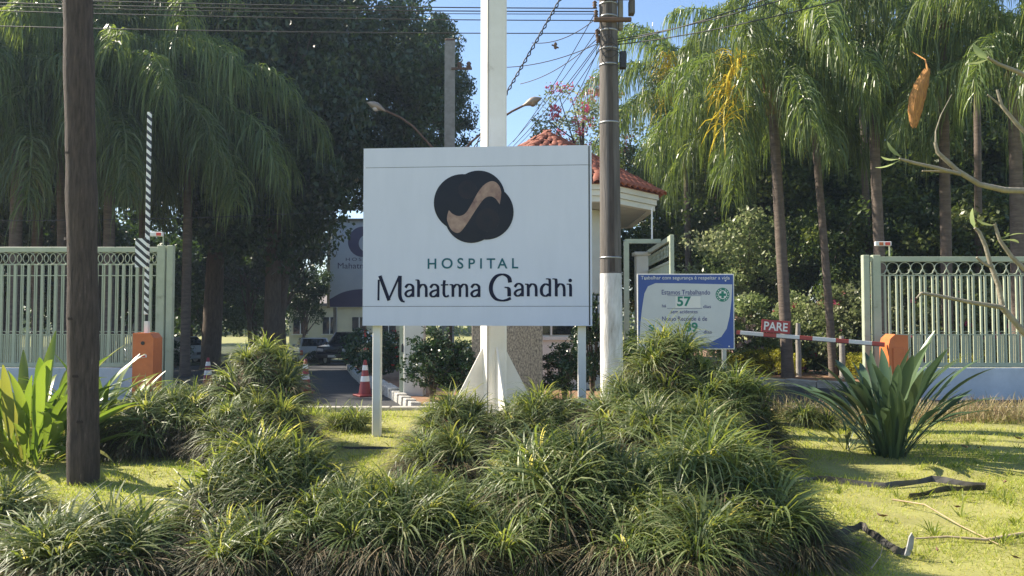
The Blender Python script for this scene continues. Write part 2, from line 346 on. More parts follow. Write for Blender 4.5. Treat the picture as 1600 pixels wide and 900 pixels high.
kerb_run(b_isl, [(-1.5, 12.5), (3.3, 12.5), (3.45, 22)], .16, .11, .8, m_kerb, "kerb_stone", .004)
b_r = bed("planting_bed", [(5.6, 19.1), (7.4, 16.2), (8.2, 14.9), (40, 14.9), (40, 60), (4.0, 60), (4.0, 24)], .06, m_bed, "reddish soil bed under the flowering hedge")
kerb_run(b_r, [(4.0, 24), (5.6, 19.0), (7.4, 16.1), (8.2, 14.8)], .2, .12, .8, m_kerb, "kerb_stone", .004)
b_l = bed("planting_bed", [(-40, 14.7), (-6.9, 14.7), (-8.3, 18), (-16, 33), (-40, 33)], .05, m_bed, "shaded soil bed behind the gate")
b_k = MB(); 
for i in range(30):
    x = -15 + i
    b_k.box((x + .5, 12.26, -.03), (.985, .14, .2), bev=.012)
tag(b_k.build("lawn_kerb", m_kerb), "concrete kerb along the far edge of lawn", kind="structure")
b_f = bed("planting_bed", [(-40, 33.5), (-16.5, 33.5), (-14.5, 43.2), (-6.2, 43.2), (-5, 36), (30, 36), (30, 62), (-40, 62)], .06, m_shadegrass, "shade-toned far bed behind the parked cars")

# ------------------------------------------------------------ lettering
def text_mesh(body, m, w=None, h=None, spacing=1.0, depth=.002, bold=0.0, name="lettering"):
    cu = bpy.data.curves.new("t", 'FONT'); cu.body = body; cu.size = 1; cu.align_x = 'CENTER'; cu.space_character = spacing; cu.extrude = 0.0; cu.offset = bold; cu.resolution_u = 4
    o = bpy.data.objects.new("t", cu); COL.objects.link(o); bpy.context.view_layer.update()
    me = bpy.data.meshes.new_from_object(o.evaluated_get(bpy.context.evaluated_depsgraph_get())); bpy.data.objects.remove(o)
    co = np.empty(len(me.vertices) * 3, dtype=np.float32); me.vertices.foreach_get('co', co); co = co.reshape(-1, 3)
    mn, mx = co.min(0), co.max(0); sx = w / (mx[0] - mn[0]) if w else None; sy = h / (mx[1] - mn[1]) if h else None
    sx = sx or sy; sy = sy or sx
    co[:, 0] = (co[:, 0] - (mn[0] + mx[0]) / 2) * sx; co[:, 1] = (co[:, 1] - mn[1]) * sy
    out = np.stack([co[:, 0], np.zeros(len(co)), co[:, 1]], -1)          # upright, facing -Y
    me.vertices.foreach_set('co', out.ravel().astype(np.float32)); me.materials.clear(); me.materials.append(m); me.name = name; me.update()
    return me
def catmull(pts, n=7):
    P = [Vector(p) for p in pts]; P = [P[0] * 2 - P[1]] + P + [P[-1] * 2 - P[-2]]; out = []
    for i in range(1, len(P) - 2):
        for k in range(n):
            t = k / n; a, b, c, d = P[i - 1], P[i], P[i + 1], P[i + 2]
            out.append(.5 * ((2 * b) + (c - a) * t + (2 * a - 5 * b + 4 * c - d) * t * t + (3 * b - a - 3 * c + d) * t ** 3))
    out.append(P[-2]); return out
def pen(mb, pts, w0, w1, T, y, curve=True, nib=R(90)):
    """a broad pen stroke: thin w0 along the nib, thick w1 across it, solid 3 mm lettering"""
    S = catmull([(p[0], p[1]) for p in pts]) if curve else [Vector((p[0], p[1])) for p in pts]
    Lf, Rt = [], []
    for i, p in enumerate(S):
        t = (S[min(i + 1, len(S) - 1)] - S[max(0, i - 1)]).normalized()
        v = abs(t.y); w = (w0 + (w1 - w0) * v) / 2; n = Vector((-t.y, t.x))
        Lf.append(T(p + n * w)); Rt.append(T(p - n * w))
    n = len(S)
    V = [(a[0], y, a[1]) for a in Lf] + [(a[0], y, a[1]) for a in Rt] + [(a[0], y + .004, a[1]) for a in Lf] + [(a[0], y + .004, a[1]) for a in Rt]
    F = [(i, i + 1, n + i + 1, n + i) for i in range(n - 1)]
    F += [(i, i + 1, 2 * n + i + 1, 2 * n + i) for i in range(n - 1)] + [(n + i, n + i + 1, 3 * n + i + 1, 3 * n + i) for i in range(n - 1)]
    F += [(0, n, 3 * n, 2 * n), (n - 1, 2 * n - 1, 4 * n - 1, 3 * n - 1)]
    mb.add(V, F)

# ------------------------------------------------------------ the big hospital sign
SW, SH, SD = 2.95, 2.30, .30
sc_ = at(744, 509, 9.45); SB = sc_.z
sign = empty("hospital_sign", (sc_.x, 9.45, 0), R(-4), "large white hospital sign board with dark round emblem on two white legs", "sign")
PXM = 1156 / 9.45
for (z0, z1, nm) in ((SB, SB + .245, "bottom_panel"), (SB + .251, SB + SH - .256, "front_panel"), (SB + SH - .25, SB + SH, "top_panel")):
    # plan outline: flat front, right end folded back as a narrow return
    mb = MB(); mb.prism([(-SW / 2, 0), (SW / 2 - .06, 0), (SW / 2, .035), (SW / 2, SD), (-SW / 2, SD)], z0, z1); mb.build(nm, m_white, sign)
MB().box((0, SD / 2, SB + SH / 2), (SW - .05, SD - .02, SH - .02)).build("inner_frame", m_seam, sign)
for x in ((583 - 744) / PXM, (906 - 744) / PXM + .02):
    MB().box((x, SD / 2, (SB + .02) / 2 - .1), (.105, .105, SB + .2), bev=.008).build("leg", m_whitepaint, sign)
def TS(p):                                                    # lettering sketch units -> sign plane
    yy = p.y + .01324 * p.x
    return ((580 + p.x / 8.889 - 744) / PXM, SB + .248 + (775 - yy) / 8.889 / PXM)
O = 1422
A_ = [([(462, 508), (492, 468), (532, 462), (566, 490), (570, 540), (570, 636)], 22, 38), ([(562, 535), (495, 555), (465, 592), (486, 628), (530, 624), (566, 588)], 22, 36)]
def sh(g, dx, dy=0): return [([(x + dx, y + dy) for x, y in p], a, b) for p, a, b in g]
glyphs = [("letter", [([(82, 400), (79, 690)], 24, 27), ([(98, 345), (230, 690)], 34, 48), ([(226, 680), (375, 345)], 22, 28), ([(384, 342), (382, 560), (388, 640), (415, 690), (452, 706)], 14, 50)]),
    ("letter", A_), ("letter", [([(604, 398), (636, 402), (647, 430), (648, 520), (648, 636)], 14, 40), ([(655, 510), (685, 468), (730, 466), (754, 505), (757, 570), (757, 634)], 20, 38)]),
    ("letter", sh(A_, 352, -2)), ("letter", [([(1014, 398), (1007, 440), (1004, 540), (1008, 600), (1034, 627), (1076, 610)], 18, 38), ([(962, 466), (1066, 459)], 18, 20)]),
    ("letter", [([(1085, 458), (1120, 464), (1131, 500), (1132, 628)], 14, 38), ([(1140, 500), (1172, 460), (1210, 462), (1229, 500), (1230, 628)], 18, 36), ([(1238, 498), (1272, 456), (1310, 458), (1326, 496), (1327, 628)], 18, 36)]),
    ("letter", sh(A_, 928, -10)),
    ("letter", [([(O + 508, 420), (O + 494, 358), (O + 448, 320), (O + 385, 310), (O + 312, 340), (O + 258, 415), (O + 240, 500), (O + 258, 585), (O + 312, 650), (O + 390, 672), (O + 460, 662), (O + 518, 636)], 24, 56), ([(O + 432, 487), (O + 475, 494), (O + 494, 525), (O + 495, 612)], 14, 50)]),
    ("letter", sh(A_, O + 110, -26)),
    ("letter", [([(O + 715, 440), (O + 748, 446), (O + 759, 480), (O + 760, 609)], 14, 40), ([(O + 768, 480), (O + 805, 440), (O + 850, 450), (O + 868, 495), (O + 870, 609)], 20, 38)]),
    ("letter", [([(O + 1048, 452), (O + 995, 438), (O + 952, 475), (O + 940, 530), (O + 955, 582), (O + 1000, 602), (O + 1048, 574)], 20, 42), ([(O + 1004, 364), (O + 1042, 367), (O + 1057, 395), (O + 1058, 606)], 14, 36)]),
    ("letter", [([(O + 1094, 364), (O + 1132, 368), (O + 1145, 395), (O + 1146, 605)], 14, 40), ([(O + 1154, 478), (O + 1190, 436), (O + 1235, 444), (O + 1254, 490), (O + 1256, 604)], 20, 38)]),
    ("letter", [([(O + 1290, 434), (O + 1330, 438), (O + 1342, 470), (O + 1343, 604)], 14, 40)])]
for nm, strokes in glyphs:
    mb = MB()
    for i, (p, a, b) in enumerate(strokes): pen(mb, p, a, b, TS, -.0045 - i * .0006, curve=len(p) > 2)
    if strokes is glyphs[-1][1]:
        cx, cz = TS(Vector((O + 1338, 383))); r = 25 / 8.889 / PXM
        mb.prism([(cx + r * math.cos(a * .393), cz + r * math.sin(a * .393)) for a in range(16)], -.0045, 0.0, 'y')
    o = mb.build(nm, m_navy, sign)
for ch, x in zip("HOSPITAL", (674, 698, 719, 737, 751.5, 767, 785, 805)):
    me = text_mesh(ch, m_teal, h=.131 if ch not in "OS" else .138, bold=.012)
    put("letter", me, sign, ((x - 744) / PXM, -.004, TS(Vector((1422, 232)))[1]))
# emblem: four overlapping dark lobes with a mottled cream S band
EM = lambda x, y: ((660 + x / 6.43 - 744) / PXM, SB + .248 + (478.5 - (250 + y / 6.43) - .01324 * 8.889 * 0) / PXM)
emb = MB()
def disc(mb, c, r, y, n=48): mb.prism([(c[0] + r * math.cos(2 * math.pi * a / n), c[1] + r * math.sin(2 * math.pi * a / n)) for a in range(n)], y, 0.0, 'y')
rs = lambda r: r / 6.43 / PXM
for i, (x, y, r) in enumerate(((395, 420, 288), (560, 368, 270), (640, 522, 277), (490, 560, 271))): disc(emb, EM(x, y), rs(r), -.004 - i * .0007)
e_o = emb.build("emblem", m_logo, sign)
mb = MB(); disc(mb, EM(450, 290), rs(95), -.0068, 32); mb.build("inner_tint", m_logo2, e_o)
mb = MB(); disc(mb, EM(655, 600), rs(120), -.0069, 32); mb.build("inner_tint", m_logo2, e_o)
up_ = catmull([(262, 498), (300, 535), (365, 558), (430, 530), (490, 440), (560, 315), (625, 240), (700, 208), (760, 240), (792, 320), (778, 445)], 5)
lo_ = catmull([(750, 395), (690, 362), (625, 382), (565, 455), (505, 545), (440, 645), (365, 728), (290, 700), (245, 605), (248, 540)], 5)
mb = MB(); n_ = len(up_); lo_r = lo_[::-1]
ks = [i / (n_ - 1) * (len(lo_r) - 1) for i in range(n_)]
lo_s = [lo_r[int(k)].lerp(lo_r[min(int(k) + 1, len(lo_r) - 1)], k - int(k)) for k in ks]
U = [EM(p.x, p.y) for p in up_]; Lw = [EM(p.x, p.y) for p in lo_s]
mb.add([(a[0], -.0095, a[1]) for a in U] + [(a[0], -.0095, a[1]) for a in Lw], [(i, i + 1, n_ + i + 1, n_ + i) for i in range(n_ - 1)])
mb.build("s_shaped_band", m_sband, e_o)

# ------------------------------------------------------------ tall white mast behind the sign
p0 = at(771, 600, 11.0)
mast = empty("white_mast", (p0.x, 11.0, 0), R(22), "tall white square mast with triangular base fins behind the sign", "mast")
H_ = .165
MB().prism([(sx * (H_ - a), sy * (H_ - b)) for sx, sy, a, b in ((-1, -1, .05, 0), (1, -1, .05, 0), (1, -1, .014, .014), (1, -1, 0, .05), (1, 1, 0, .05), (1, 1, .014, .014), (1, 1, .05, 0), (-1, 1, .05, 0), (-1, 1, .014, .014), (-1, 1, 0, .05), (-1, -1, 0, .05), (-1, -1, .014, .014))], -.1, 9.0).build("shaft", m_whitepaint, mast)
MB().box((-H_ + .012, -H_ + .004, 4.5), (.008, .012, 8.9)).build("seam", m_seam, mast)
for ang in (0, 90, 180, 270):
    M3 = Matrix.Rotation(R(ang - 4), 3, 'Z'); mb = MB()
    mb.prism([(H_ - .06, 1.22), (H_ + .56, .06), (H_ + .56, -.1), (H_ - .06, -.1)], -.012, .012, 'y', M3); mb.build("fin", m_whitepaint, mast)
MB().box((0, 0, .0), (1.1, 1.1, .06), bev=.01).build("base_plate", m_whitepaint, mast)

# ------------------------------------------------------------ dark wooden pole in the lawn
pb, pt = gpt(130, 757), at(119, -60, 6.95)
wp = empty("wooden_pole", (pb.x, pb.y, 0), 0, "dark weathered wooden pole rising from the lawn beside bright leafy plant", "pole")
d_ = Vector((pt.x - pb.x, 0, 0)) / pt.z; npt = 60
mb = MB(); pts = [(d_.x * z + .012 * math.sin(z * .9), 0, z) for z in np.linspace(-.2, 8.5, npt)]
rad = [.134 - .0012 * z_[2] + .003 * math.sin(z_[2] * 5.3) + random.uniform(-.0035, .0035) for z_ in pts]
mb.tube(pts, rad, 28); mb.build("shaft", m_wood, wp)
for z in (.6, 1.02, 1.55, 2.3, 3.1):
    a0 = random.uniform(3.6, 5.6); mb = MB()
    for k in range(3):
        a = a0 + k * .12; mb.add([( d_.x * z + (.140) * math.cos(a), (.140) * math.sin(a), z), (d_.x * z + (.142) * math.cos(a + .10), (.142) * math.sin(a + .10), z + .02), (d_.x * z + (.140) * math.cos(a + .2), (.140) * math.sin(a + .2), z - .004), (d_.x * z + (.141) * math.cos(a + .1), (.141) * math.sin(a + .1), z - .014)], [(0, 1, 2, 3)])
    mb.build("knot", m_woodring, wp)

# ------------------------------------------------------------ utility pole with whitewashed foot
pu = at(956, 600, 11.6)
up = empty("utility_pole", (pu.x, 11.6, 0), 0, "grey weathered utility pole with whitewashed foot standing close beside the hospital sign", "utility pole")
ZW = at(956, 427, 11.6).z; s_u = 1156 / 11.6
RB, RT = 18.0 / s_u, 14.2 / s_u
def ur(z): return RB + (RT - RB) * z / 6.5
tp = at(950, 0, 11.6); lx = (tp.x - pu.x) / tp.z
def ux(z): return lx * (z - .5)
def ushaft(z0, z1, m, nm, extra=0.0):
    mb = MB(); zz = np.linspace(z0, z1, 14); mb.tube([(ux(z), 0, z) for z in zz], [ur(z) + extra + random.uniform(-.0015, .0015) for z in zz], 24); return mb.build(nm, m, up)
ushaft(ZW, 8.6, m_pole, "shaft"); ushaft(-.2, ZW - .004, m_polewhite, "whitewashed_foot", .002)
mb = MB()
for sgn in (1,):
    zz = np.linspace(ZW + .02, 6.6, 20); A0, A1 = R(258), R(284)
    vs = []
    for z in zz:
        for a in np.linspace(A0, A1 + random.uniform(-.05, .05), 4): vs.append((ux(z) + (ur(z) + .003) * math.cos(a), (ur(z) + .003) * math.sin(a), z))
    mb.add(vs, [(i * 4 + j, i * 4 + j + 1, i * 4 + j + 5, i * 4 + j + 4) for i in range(len(zz) - 1) for j in range(3)], True)
mb.build("dark_streak", m_polestreak, up)  # darker strip down the side facing the camera
for py in (403, 193, 103, 78, 50, 28, 8):
    z = at(956, py, 11.6).z; mb = MB(); mb.lathe([(ur(z) + .002, -.012), (ur(z) + .008, -.012), (ur(z) + .008, .012), (ur(z) + .002, .012)], 24, (ux(z), 0, z)); mb.build("steel_band", m_metal, up)
def ubox(px0, py0, px1, py1, d, m, nm, dy=0.0):
    a, b = at(px0, py0, 11.6), at(px1, py1, 11.6)
    MB().box(((a.x + b.x) / 2 - pu.x, dy, (a.z + b.z) / 2), (abs(b.x - a.x), d, abs(a.z - b.z)), bev=.01).build(nm, m, up)
ubox(968, 82, 978, 108, .12, m_dark, "junction_box", -.02); ubox(982, 2, 991, 24, .14, m_pole, "junction_box", -.02)
ubox(966, -10, 974, 45, .10, m_concrete, "bracket_post", .05); ubox(926, 34, 984, 40, .07, m_rust, "cross_bracket", -.16); ubox(930, 2, 985, 6, .06, m_rust, "cross_bracket", -.15)
for px, py in ((931, 22), (933, 52), (934, 62), (929, 8)):
    z = at(px, py, 11.6); mb = MB(); mb.lathe([(.012, -.06), (.035, -.05), (.02, -.03), (.04, -.01), (.02, .01), (.04, .03), (.015, .06)], 10, (z.x - pu.x, -.02, z.z)); mb.build("insulator", m_rust, up)
mb = MB()
for k in range(4):
    c = at(944 + k * 3, 60 + k * 12, 11.6); mb.tube([(c.x - pu.x + .08 * math.cos(t) * (1 + .3 * k), -ur(c.z) - .03, c.z + .12 * math.sin(t)) for t in np.linspace(0, 6.1, 18)], .006, 5)
mb.build("cable_loop", m_cable, up)

# ------------------------------------------------------------ overhead cables
def cable(p, q, r, sag, label, group, n=14, twist=0):
    p, q = Vector(p), Vector(q); mb = MB(); pts = []
    for i in range(n + 1):
        t = i / n; c = p.lerp(q, t); c.z -= sag * 4 * t * (1 - t); pts.append(c)
    if twist:
        m_ = n * 12; P2 = [[], []]
        for i in range(m_ + 1):
            t = i / m_; c = p.lerp(q, t); c.z -= sag * 4 * t * (1 - t)
            for k in range(2): a = t * twist + k * math.pi; P2[k].append(c + Vector((.02 * math.cos(a), 0, .02 * math.sin(a))))
        mb.tube(P2[0], r, 5); mb.tube(P2[1], r, 5)
    else: mb.tube(pts, r, 6)
    return tag(mb.build("overhead_cable", m_cable), label, "cable", group)
att = lambda px, py: at(px, py, 11.6)
for py, qy, r, od in ((13, 6, .009, "topmost"), (18, 14, .009, "second"), (22, 20, .006, "third"), (32, 26, .008, "fourth"), (52, 52, .008, "lowest")):
    cable(att(933, py), at(-500, qy - 30, 13.5), r, .10, f"{od} of the level black cables strung across the sky from the utility pole", "level cables across the sky")
cable(at(875, 0, 11.2) + Vector((.5, 0, .9)), at(793, 158, 11.6) + Vector((-1.6, .6, -2.4)), .010, 0.05, "twisted rope-like cable slanting down behind the white mast", "slanting cables", twist=150)
for (a, b, Y) in (((940, 60), (800, 225), 16), ((938, 66), (820, 212), 18), ((942, 70), (840, 205), 17), ((936, 58), (835, 118), 13), ((930, 20), (822, 190), 15), ((938, 40), (812, 205), 19), ((936, 75), (870, 200), 18), ((934, 68), (795, 98), 12.5), ((930, 30), (850, 60), 12.2)):
    e = at(*b, Y); cable(att(*a), e + (e - att(*a)) * .25, .007, .12, "slack dark service cable running from the utility pole behind the gatehouse", "slack service cables")
for (a, b) in (((962, 62), (1225, -12)), ((962, 66), (1180, -6)), ((962, 70), (1240, 8))):
    e = at(*b, 9.5); cable(att(*a), e + (e - att(*a)) * .5, .008, .10, "pale cable rising from the utility pole across the palms", "rising cables")
cable(at(-60, 345, 13.0), at(800, 305, 22), .007, .2, "faint cable hanging low across the dark trees", "low cable")
c = at(868, 72, 11.5); mb = MB(); mb.lathe([(.01, -.05), (.03, -.03), (.015, 0), (.03, .03), (.01, .06)], 10); mb.tube([(-.06, 0, .02), (.05, 0, -.03)], .012, 6)
tag(mb.build("cable_clamp", m_rust, None, c), "small rusty clamp hanging on the twisted cable", "clamp")

# ------------------------------------------------------------ far concrete pole and twin street lamp
pf = at(703, 225, 27)
fp = empty("concrete_pole", (pf.x, 27, gz(27)), 0, "slim concrete pole with insulator arm rising behind the sign", "utility pole")
zt = at(703, 66, 27).z - gz(27)
MB().prism([(-.19, -.17), (.19, -.17), (.17, .17), (-.17, .17)], 0, zt).build("shaft", m_concrete, fp)
MB().box((0, 0, zt + .04), (.36, .34, .1), bev=.02).build("top_cap", m_rust, fp)
za = at(703, 110, 27).z - gz(27)
MB().box((.44, -.2, za), (.75, .09, .07)).build("cross_arm", m_rust, fp)
for x in (.36, .7):
    mb = MB(); mb.lathe([(.03, 0), (.10, .05), (.06, .10), (.10, .15), (.05, .22), (0, .23)], 10, (x, -.2, za + .03)); mb.build("insulator", m_rust, fp)
mb = MB(); mb.tube([(.17, -.1, za + .55), (.3, -.1, za + .5), (.25, -.1, za + .2), (.2, -.2, za)], .012, 5); mb.build("jumper_wire", m_cable, fp)
ps = at(703, 300, 23)
lamp = empty("street_lamp", (ps.x, 23, gz(23)), 0, "twin-arm street lamp with two heads showing above the sign board", "street lamp")
zb = at(703, 262, 23).z - gz(23)
MB().tube([(0, 0, 0), (0, 0, zb)], [.09, .06], 12).build("post", m_rust, lamp)
def L3(px, py): q = at(px, py, 23); return (q.x - ps.x, 0, q.z - gz(23))
for pts, hd, mm in (([(703, 262), (668, 222), (645, 197), (625, 183), (600, 172)], ((603, 174), (573, 160)), m_lamp), ([(703, 262), (735, 223), (770, 193), (800, 174), (818, 165)], ((816, 166), (847, 153)), m_lamphead)):
    MB().tube([L3(*p) for p in pts], .035, 8).build("arm", m_rust, lamp)
    a, b = Vector(L3(*hd[0])), Vector(L3(*hd[1])); mb = MB()
    prof = [.03, .05, .10, .13, .12, .07, .01]; mb.tube([a.lerp(b, i / 6) + Vector((0, 0, .02 * math.sin(i / 6 * 3.1))) for i in range(7)], prof, 12)
    h_ = mb.build("lamp_head", m_lamphead, lamp)
    mb = MB(); mb.tube([a.lerp(b, .35 + i / 10 * .6) + Vector((0, 0, -.05)) for i in range(7)], [.02, .07, .10, .11, .10, .07, .02], 12); mb.build("lens", mm, h_)
# ------------------------------------------------------------ gatehouse
GX = .86; ez = 4.28
eave = [(-.28, 15.05), (2.0, 15.05), (3.33, 16.5), (3.33, 20.0), (2.0, 21.4), (-.28, 21.4), (-1.61, 20.0), (-1.61, 16.5)]
apex = Vector((GX, 18.0, 5.98)); C_ = Vector((GX, 18.2, 0))
gh = empty("gatehouse", (GX, 18.2, 0), 0, "cream gatehouse with terracotta tiled roof behind the hospital sign", "gatehouse")
L_ = lambda p: (p[0] - GX, p[1] - 18.2)
def inset(k): return [((x - GX) * k, (y - 18.2) * k) for x, y in eave]
E = inset(1.0); n8 = 8
def ring(mb, poly_o, poly_i, z0, z1):
    vs = [(x, y, z0) for x, y in poly_o] + [(x, y, z1) for x, y in poly_o] + [(x, y, z0) for x, y in poly_i] + [(x, y, z1) for x, y in poly_i]; n = len(poly_o)
    fs = []
    for i in range(n):
        j = (i + 1) % n; fs += [(i, j, n + j, n + i), (2 * n + i, 2 * n + j, 3 * n + j, 3 * n + i), (i, j, 2 * n + j, 2 * n + i), (n + i, n + j, 3 * n + j, 3 * n + i)]
    mb.add(vs, fs)
mb = MB(); ring(mb, inset(.985), inset(.9), ez - .13, ez - .02); mb.build("fascia", m_cream, gh)
mb = MB(); ring(mb, inset(.97), inset(.9), ez - .25, ez - .135); mb.build("fascia", m_cream, gh)
mb = MB(); ring(mb, inset(.955), inset(.9), ez - .37, ez - .255); mb.build("fascia", m_cream, gh)
mb = MB(); mb.prism(inset(.94), ez - .34, ez - .30); mb.build("soffit", m_soffit, gh)
W = inset(.62); mb = MB(); mb.prism(W, -.15, ez - .35)
wall = mb.build("wall", m_cream, gh)
mb = MB(); ring(mb, inset(.635), inset(.6), 2.05, 2.2); mb.build("string_course", m_cream, wall)
mb = MB(); ring(mb, inset(.635), inset(.6), 1.02, 1.1); mb.build("string_course", m_cream, wall)
for i in (0, 1, 7, 2, 6):                                      # windows on the visible sides, with blinds
    a, b = Vector(W[i]), Vector(W[(i + 1) % 8]); d = (b - a); ln = d.length; d.normalize(); nrm = Vector((d.y, -d.x))
    c = (a + b) / 2; ang = math.atan2(d.y, d.x); M3 = Matrix.Rotation(ang, 3, 'Z')
    w_ = ln * .78; wz = (1.14, 2.03)
    mb = MB(); mb.box((0, 0, 0), (w_, .03, wz[1] - wz[0])); wi = mb.build("window", m_glass, gh, (c.x + nrm.x * .012, c.y + nrm.y * .012, sum(wz) / 2), (0, 0, ang))
    for k in range(3): MB().box(((-.5 + k * .5) * w_, -.02, 0), (.04, .04, wz[1] - wz[0] + .04)).build("mullion", m_cream, wi)
    for k in range(int(w_ / .16)):
        if random.random() < .6: MB().box((-w_ / 2 + .08 + k * .16, -.018, 0), (.075, .006, wz[1] - wz[0] - .06)).build("blind_slat", m_blind, wi)
mb = MB(); mb.add([(x, y, ez - .02) for x, y in E] + [(apex.x - GX, apex.y - 18.2, apex.z - .06)], [(i, (i + 1) % 8, 8) for i in range(8)] + [tuple(range(8))])
roof = mb.build("roof", m_tile, gh)
# barrel tiles
def tile_mesh(L=.40, r0=.105, r1=.085, th=.014, n=6):
    mb = MB(); vs = []
    for (y, r) in ((0, r0), (L, r1)):
        for k in range(n + 1):
            a = math.pi * k / n; vs.append((r * math.cos(a), y, r * .62 * math.sin(a)))
    for (y, r) in ((0, r0 - th), (L, r1 - th)):
        for k in range(n + 1):
            a = math.pi * k / n; vs.append((r * math.cos(a), y, r * .62 * math.sin(a)))
    q = n + 1; fs = [(k, k + 1, q + k + 1, q + k) for k in range(n)] + [(2 * q + k, 2 * q + k + 1, 3 * q + k + 1, 3 * q + k) for k in range(n)] + [(k, k + 1, 2 * q + k + 1, 2 * q + k) for k in range(n)]
    mb.add(vs, fs, True); return mb.mesh("tile", m_tile)
tm = tile_mesh(); rm = tile_mesh(.42, .13, .10, .016); ap = Vector((apex.x - GX, apex.y - 18.2, apex.z))
ntile = 0; rest = MB()
for i in range(8):
    a, b = Vector((*E[i], ez)), Vector((*E[(i + 1) % 8], ez)); u = (b - a).normalized(); mid = (a + b) / 2
    h = ap - a; v = (h - u * h.dot(u)).normalized(); SL = h.dot(v); n = u.cross(v).normalized()
    if n.z < 0: n = -n
    M4 = Matrix((u, v, n)).transposed()
    foot = (ap - a).dot(u); ln = (b - a).length; row = 0; s = -.07
    while s < SL - .25:
        f = max(0, s) / SL; x0, x1 = foot * f, ln + (foot - ln) * f; k = 0; x = x0 + .1
        while x < x1 - .05:
            pos = a + u * x + v * s + n * (.02 + row % 2 * .004)
            rot = (M4 @ Matrix.Rotation(R(3) + random.uniform(-.015, .015), 3, 'X') @ Matrix.Rotation(random.uniform(-.03, .03), 3, 'Z')).to_euler()
            if i in (0, 1, 2, 7) and ntile < 290:
                put("tile", tm, roof, pos, rot, (1, 1, 1)); ntile += 1
            else:
                R3 = rot.to_matrix(); rest.add([R3 @ Vector(vv.co) + pos for vv in tm.vertices], [tuple(p.vertices) for p in tm.polygons], True)
            x += .215
        s += .34; row += 1
if rest.v: tag(rest.build("tile_course", m_tile, roof), kind="stuff")
for i in range(8):
    a = Vector((*E[i], ez + .03)); d = (ap + Vector((0, 0, .05))) - a; ln = d.length; d.normalize(); s = -.1
    q = d.to_track_quat('Y', 'Z').to_euler()
    while s < ln - .38: put("ridge_tile", rm, roof, a + d * s, q); s += .36
mb = MB(); mb.lathe([(.24, -.14), (.19, -.06), (.10, -.01), (.03, .01), (0, .01)], 12, ap); mb.build("apex_tile", m_tile, roof)
# granite-faced block behind the mast
g0, g1 = at(737, 560, 12.9), at(848, 560, 12.9)
gr = empty("granite_pillar", ((g0.x + g1.x) / 2, 12.9, 0), 0, "speckled granite block standing behind the white mast", "pillar")
MB().box((0, .3, 1.2), (g1.x - g0.x, .6, 2.5), bev=.01).build("block", m_granite, gr); MB().box((0, .3, 2.48), (g1.x - g0.x + .08, .68, .06), bev=.008).build("cap", m_cream, gr)
# ------------------------------------------------------------ pillars of the drive gates
def pillar(px0, px1, Y, h, label, green=True):
    a, b = at(px0, 500, Y), at(px1, 500, Y); w = b.x - a.x
    p = empty("gate_pillar", ((a.x + b.x) / 2, Y, gz(Y)), 0, label, "pillar", "pillars beside the gatehouse")
    MB().box((0, 0, h / 2), (w, w, h), bev=.015).build("shaft", m_cream, p); MB().box((0, 0, h + .04), (w + .1, w + .1, .09), bev=.015).build("cap", m_cream, p)
    if green: MB().box((-w / 2 - .05, -.1, h / 2), (.07, .07, h)).build("green_post", m_green, p); MB().box((-w / 2 - .02, -.15, .95), (.05, .04, .16), bev=.01).build("latch", m_dark, p)
pillar(633, 664, 14.2, 2.9, "pale gate pillar with green post beside the dark clipped bushes")
pillar(993, 1012, 17.6, 3.05, "beige gate pillar behind the open green gate leaf", False)

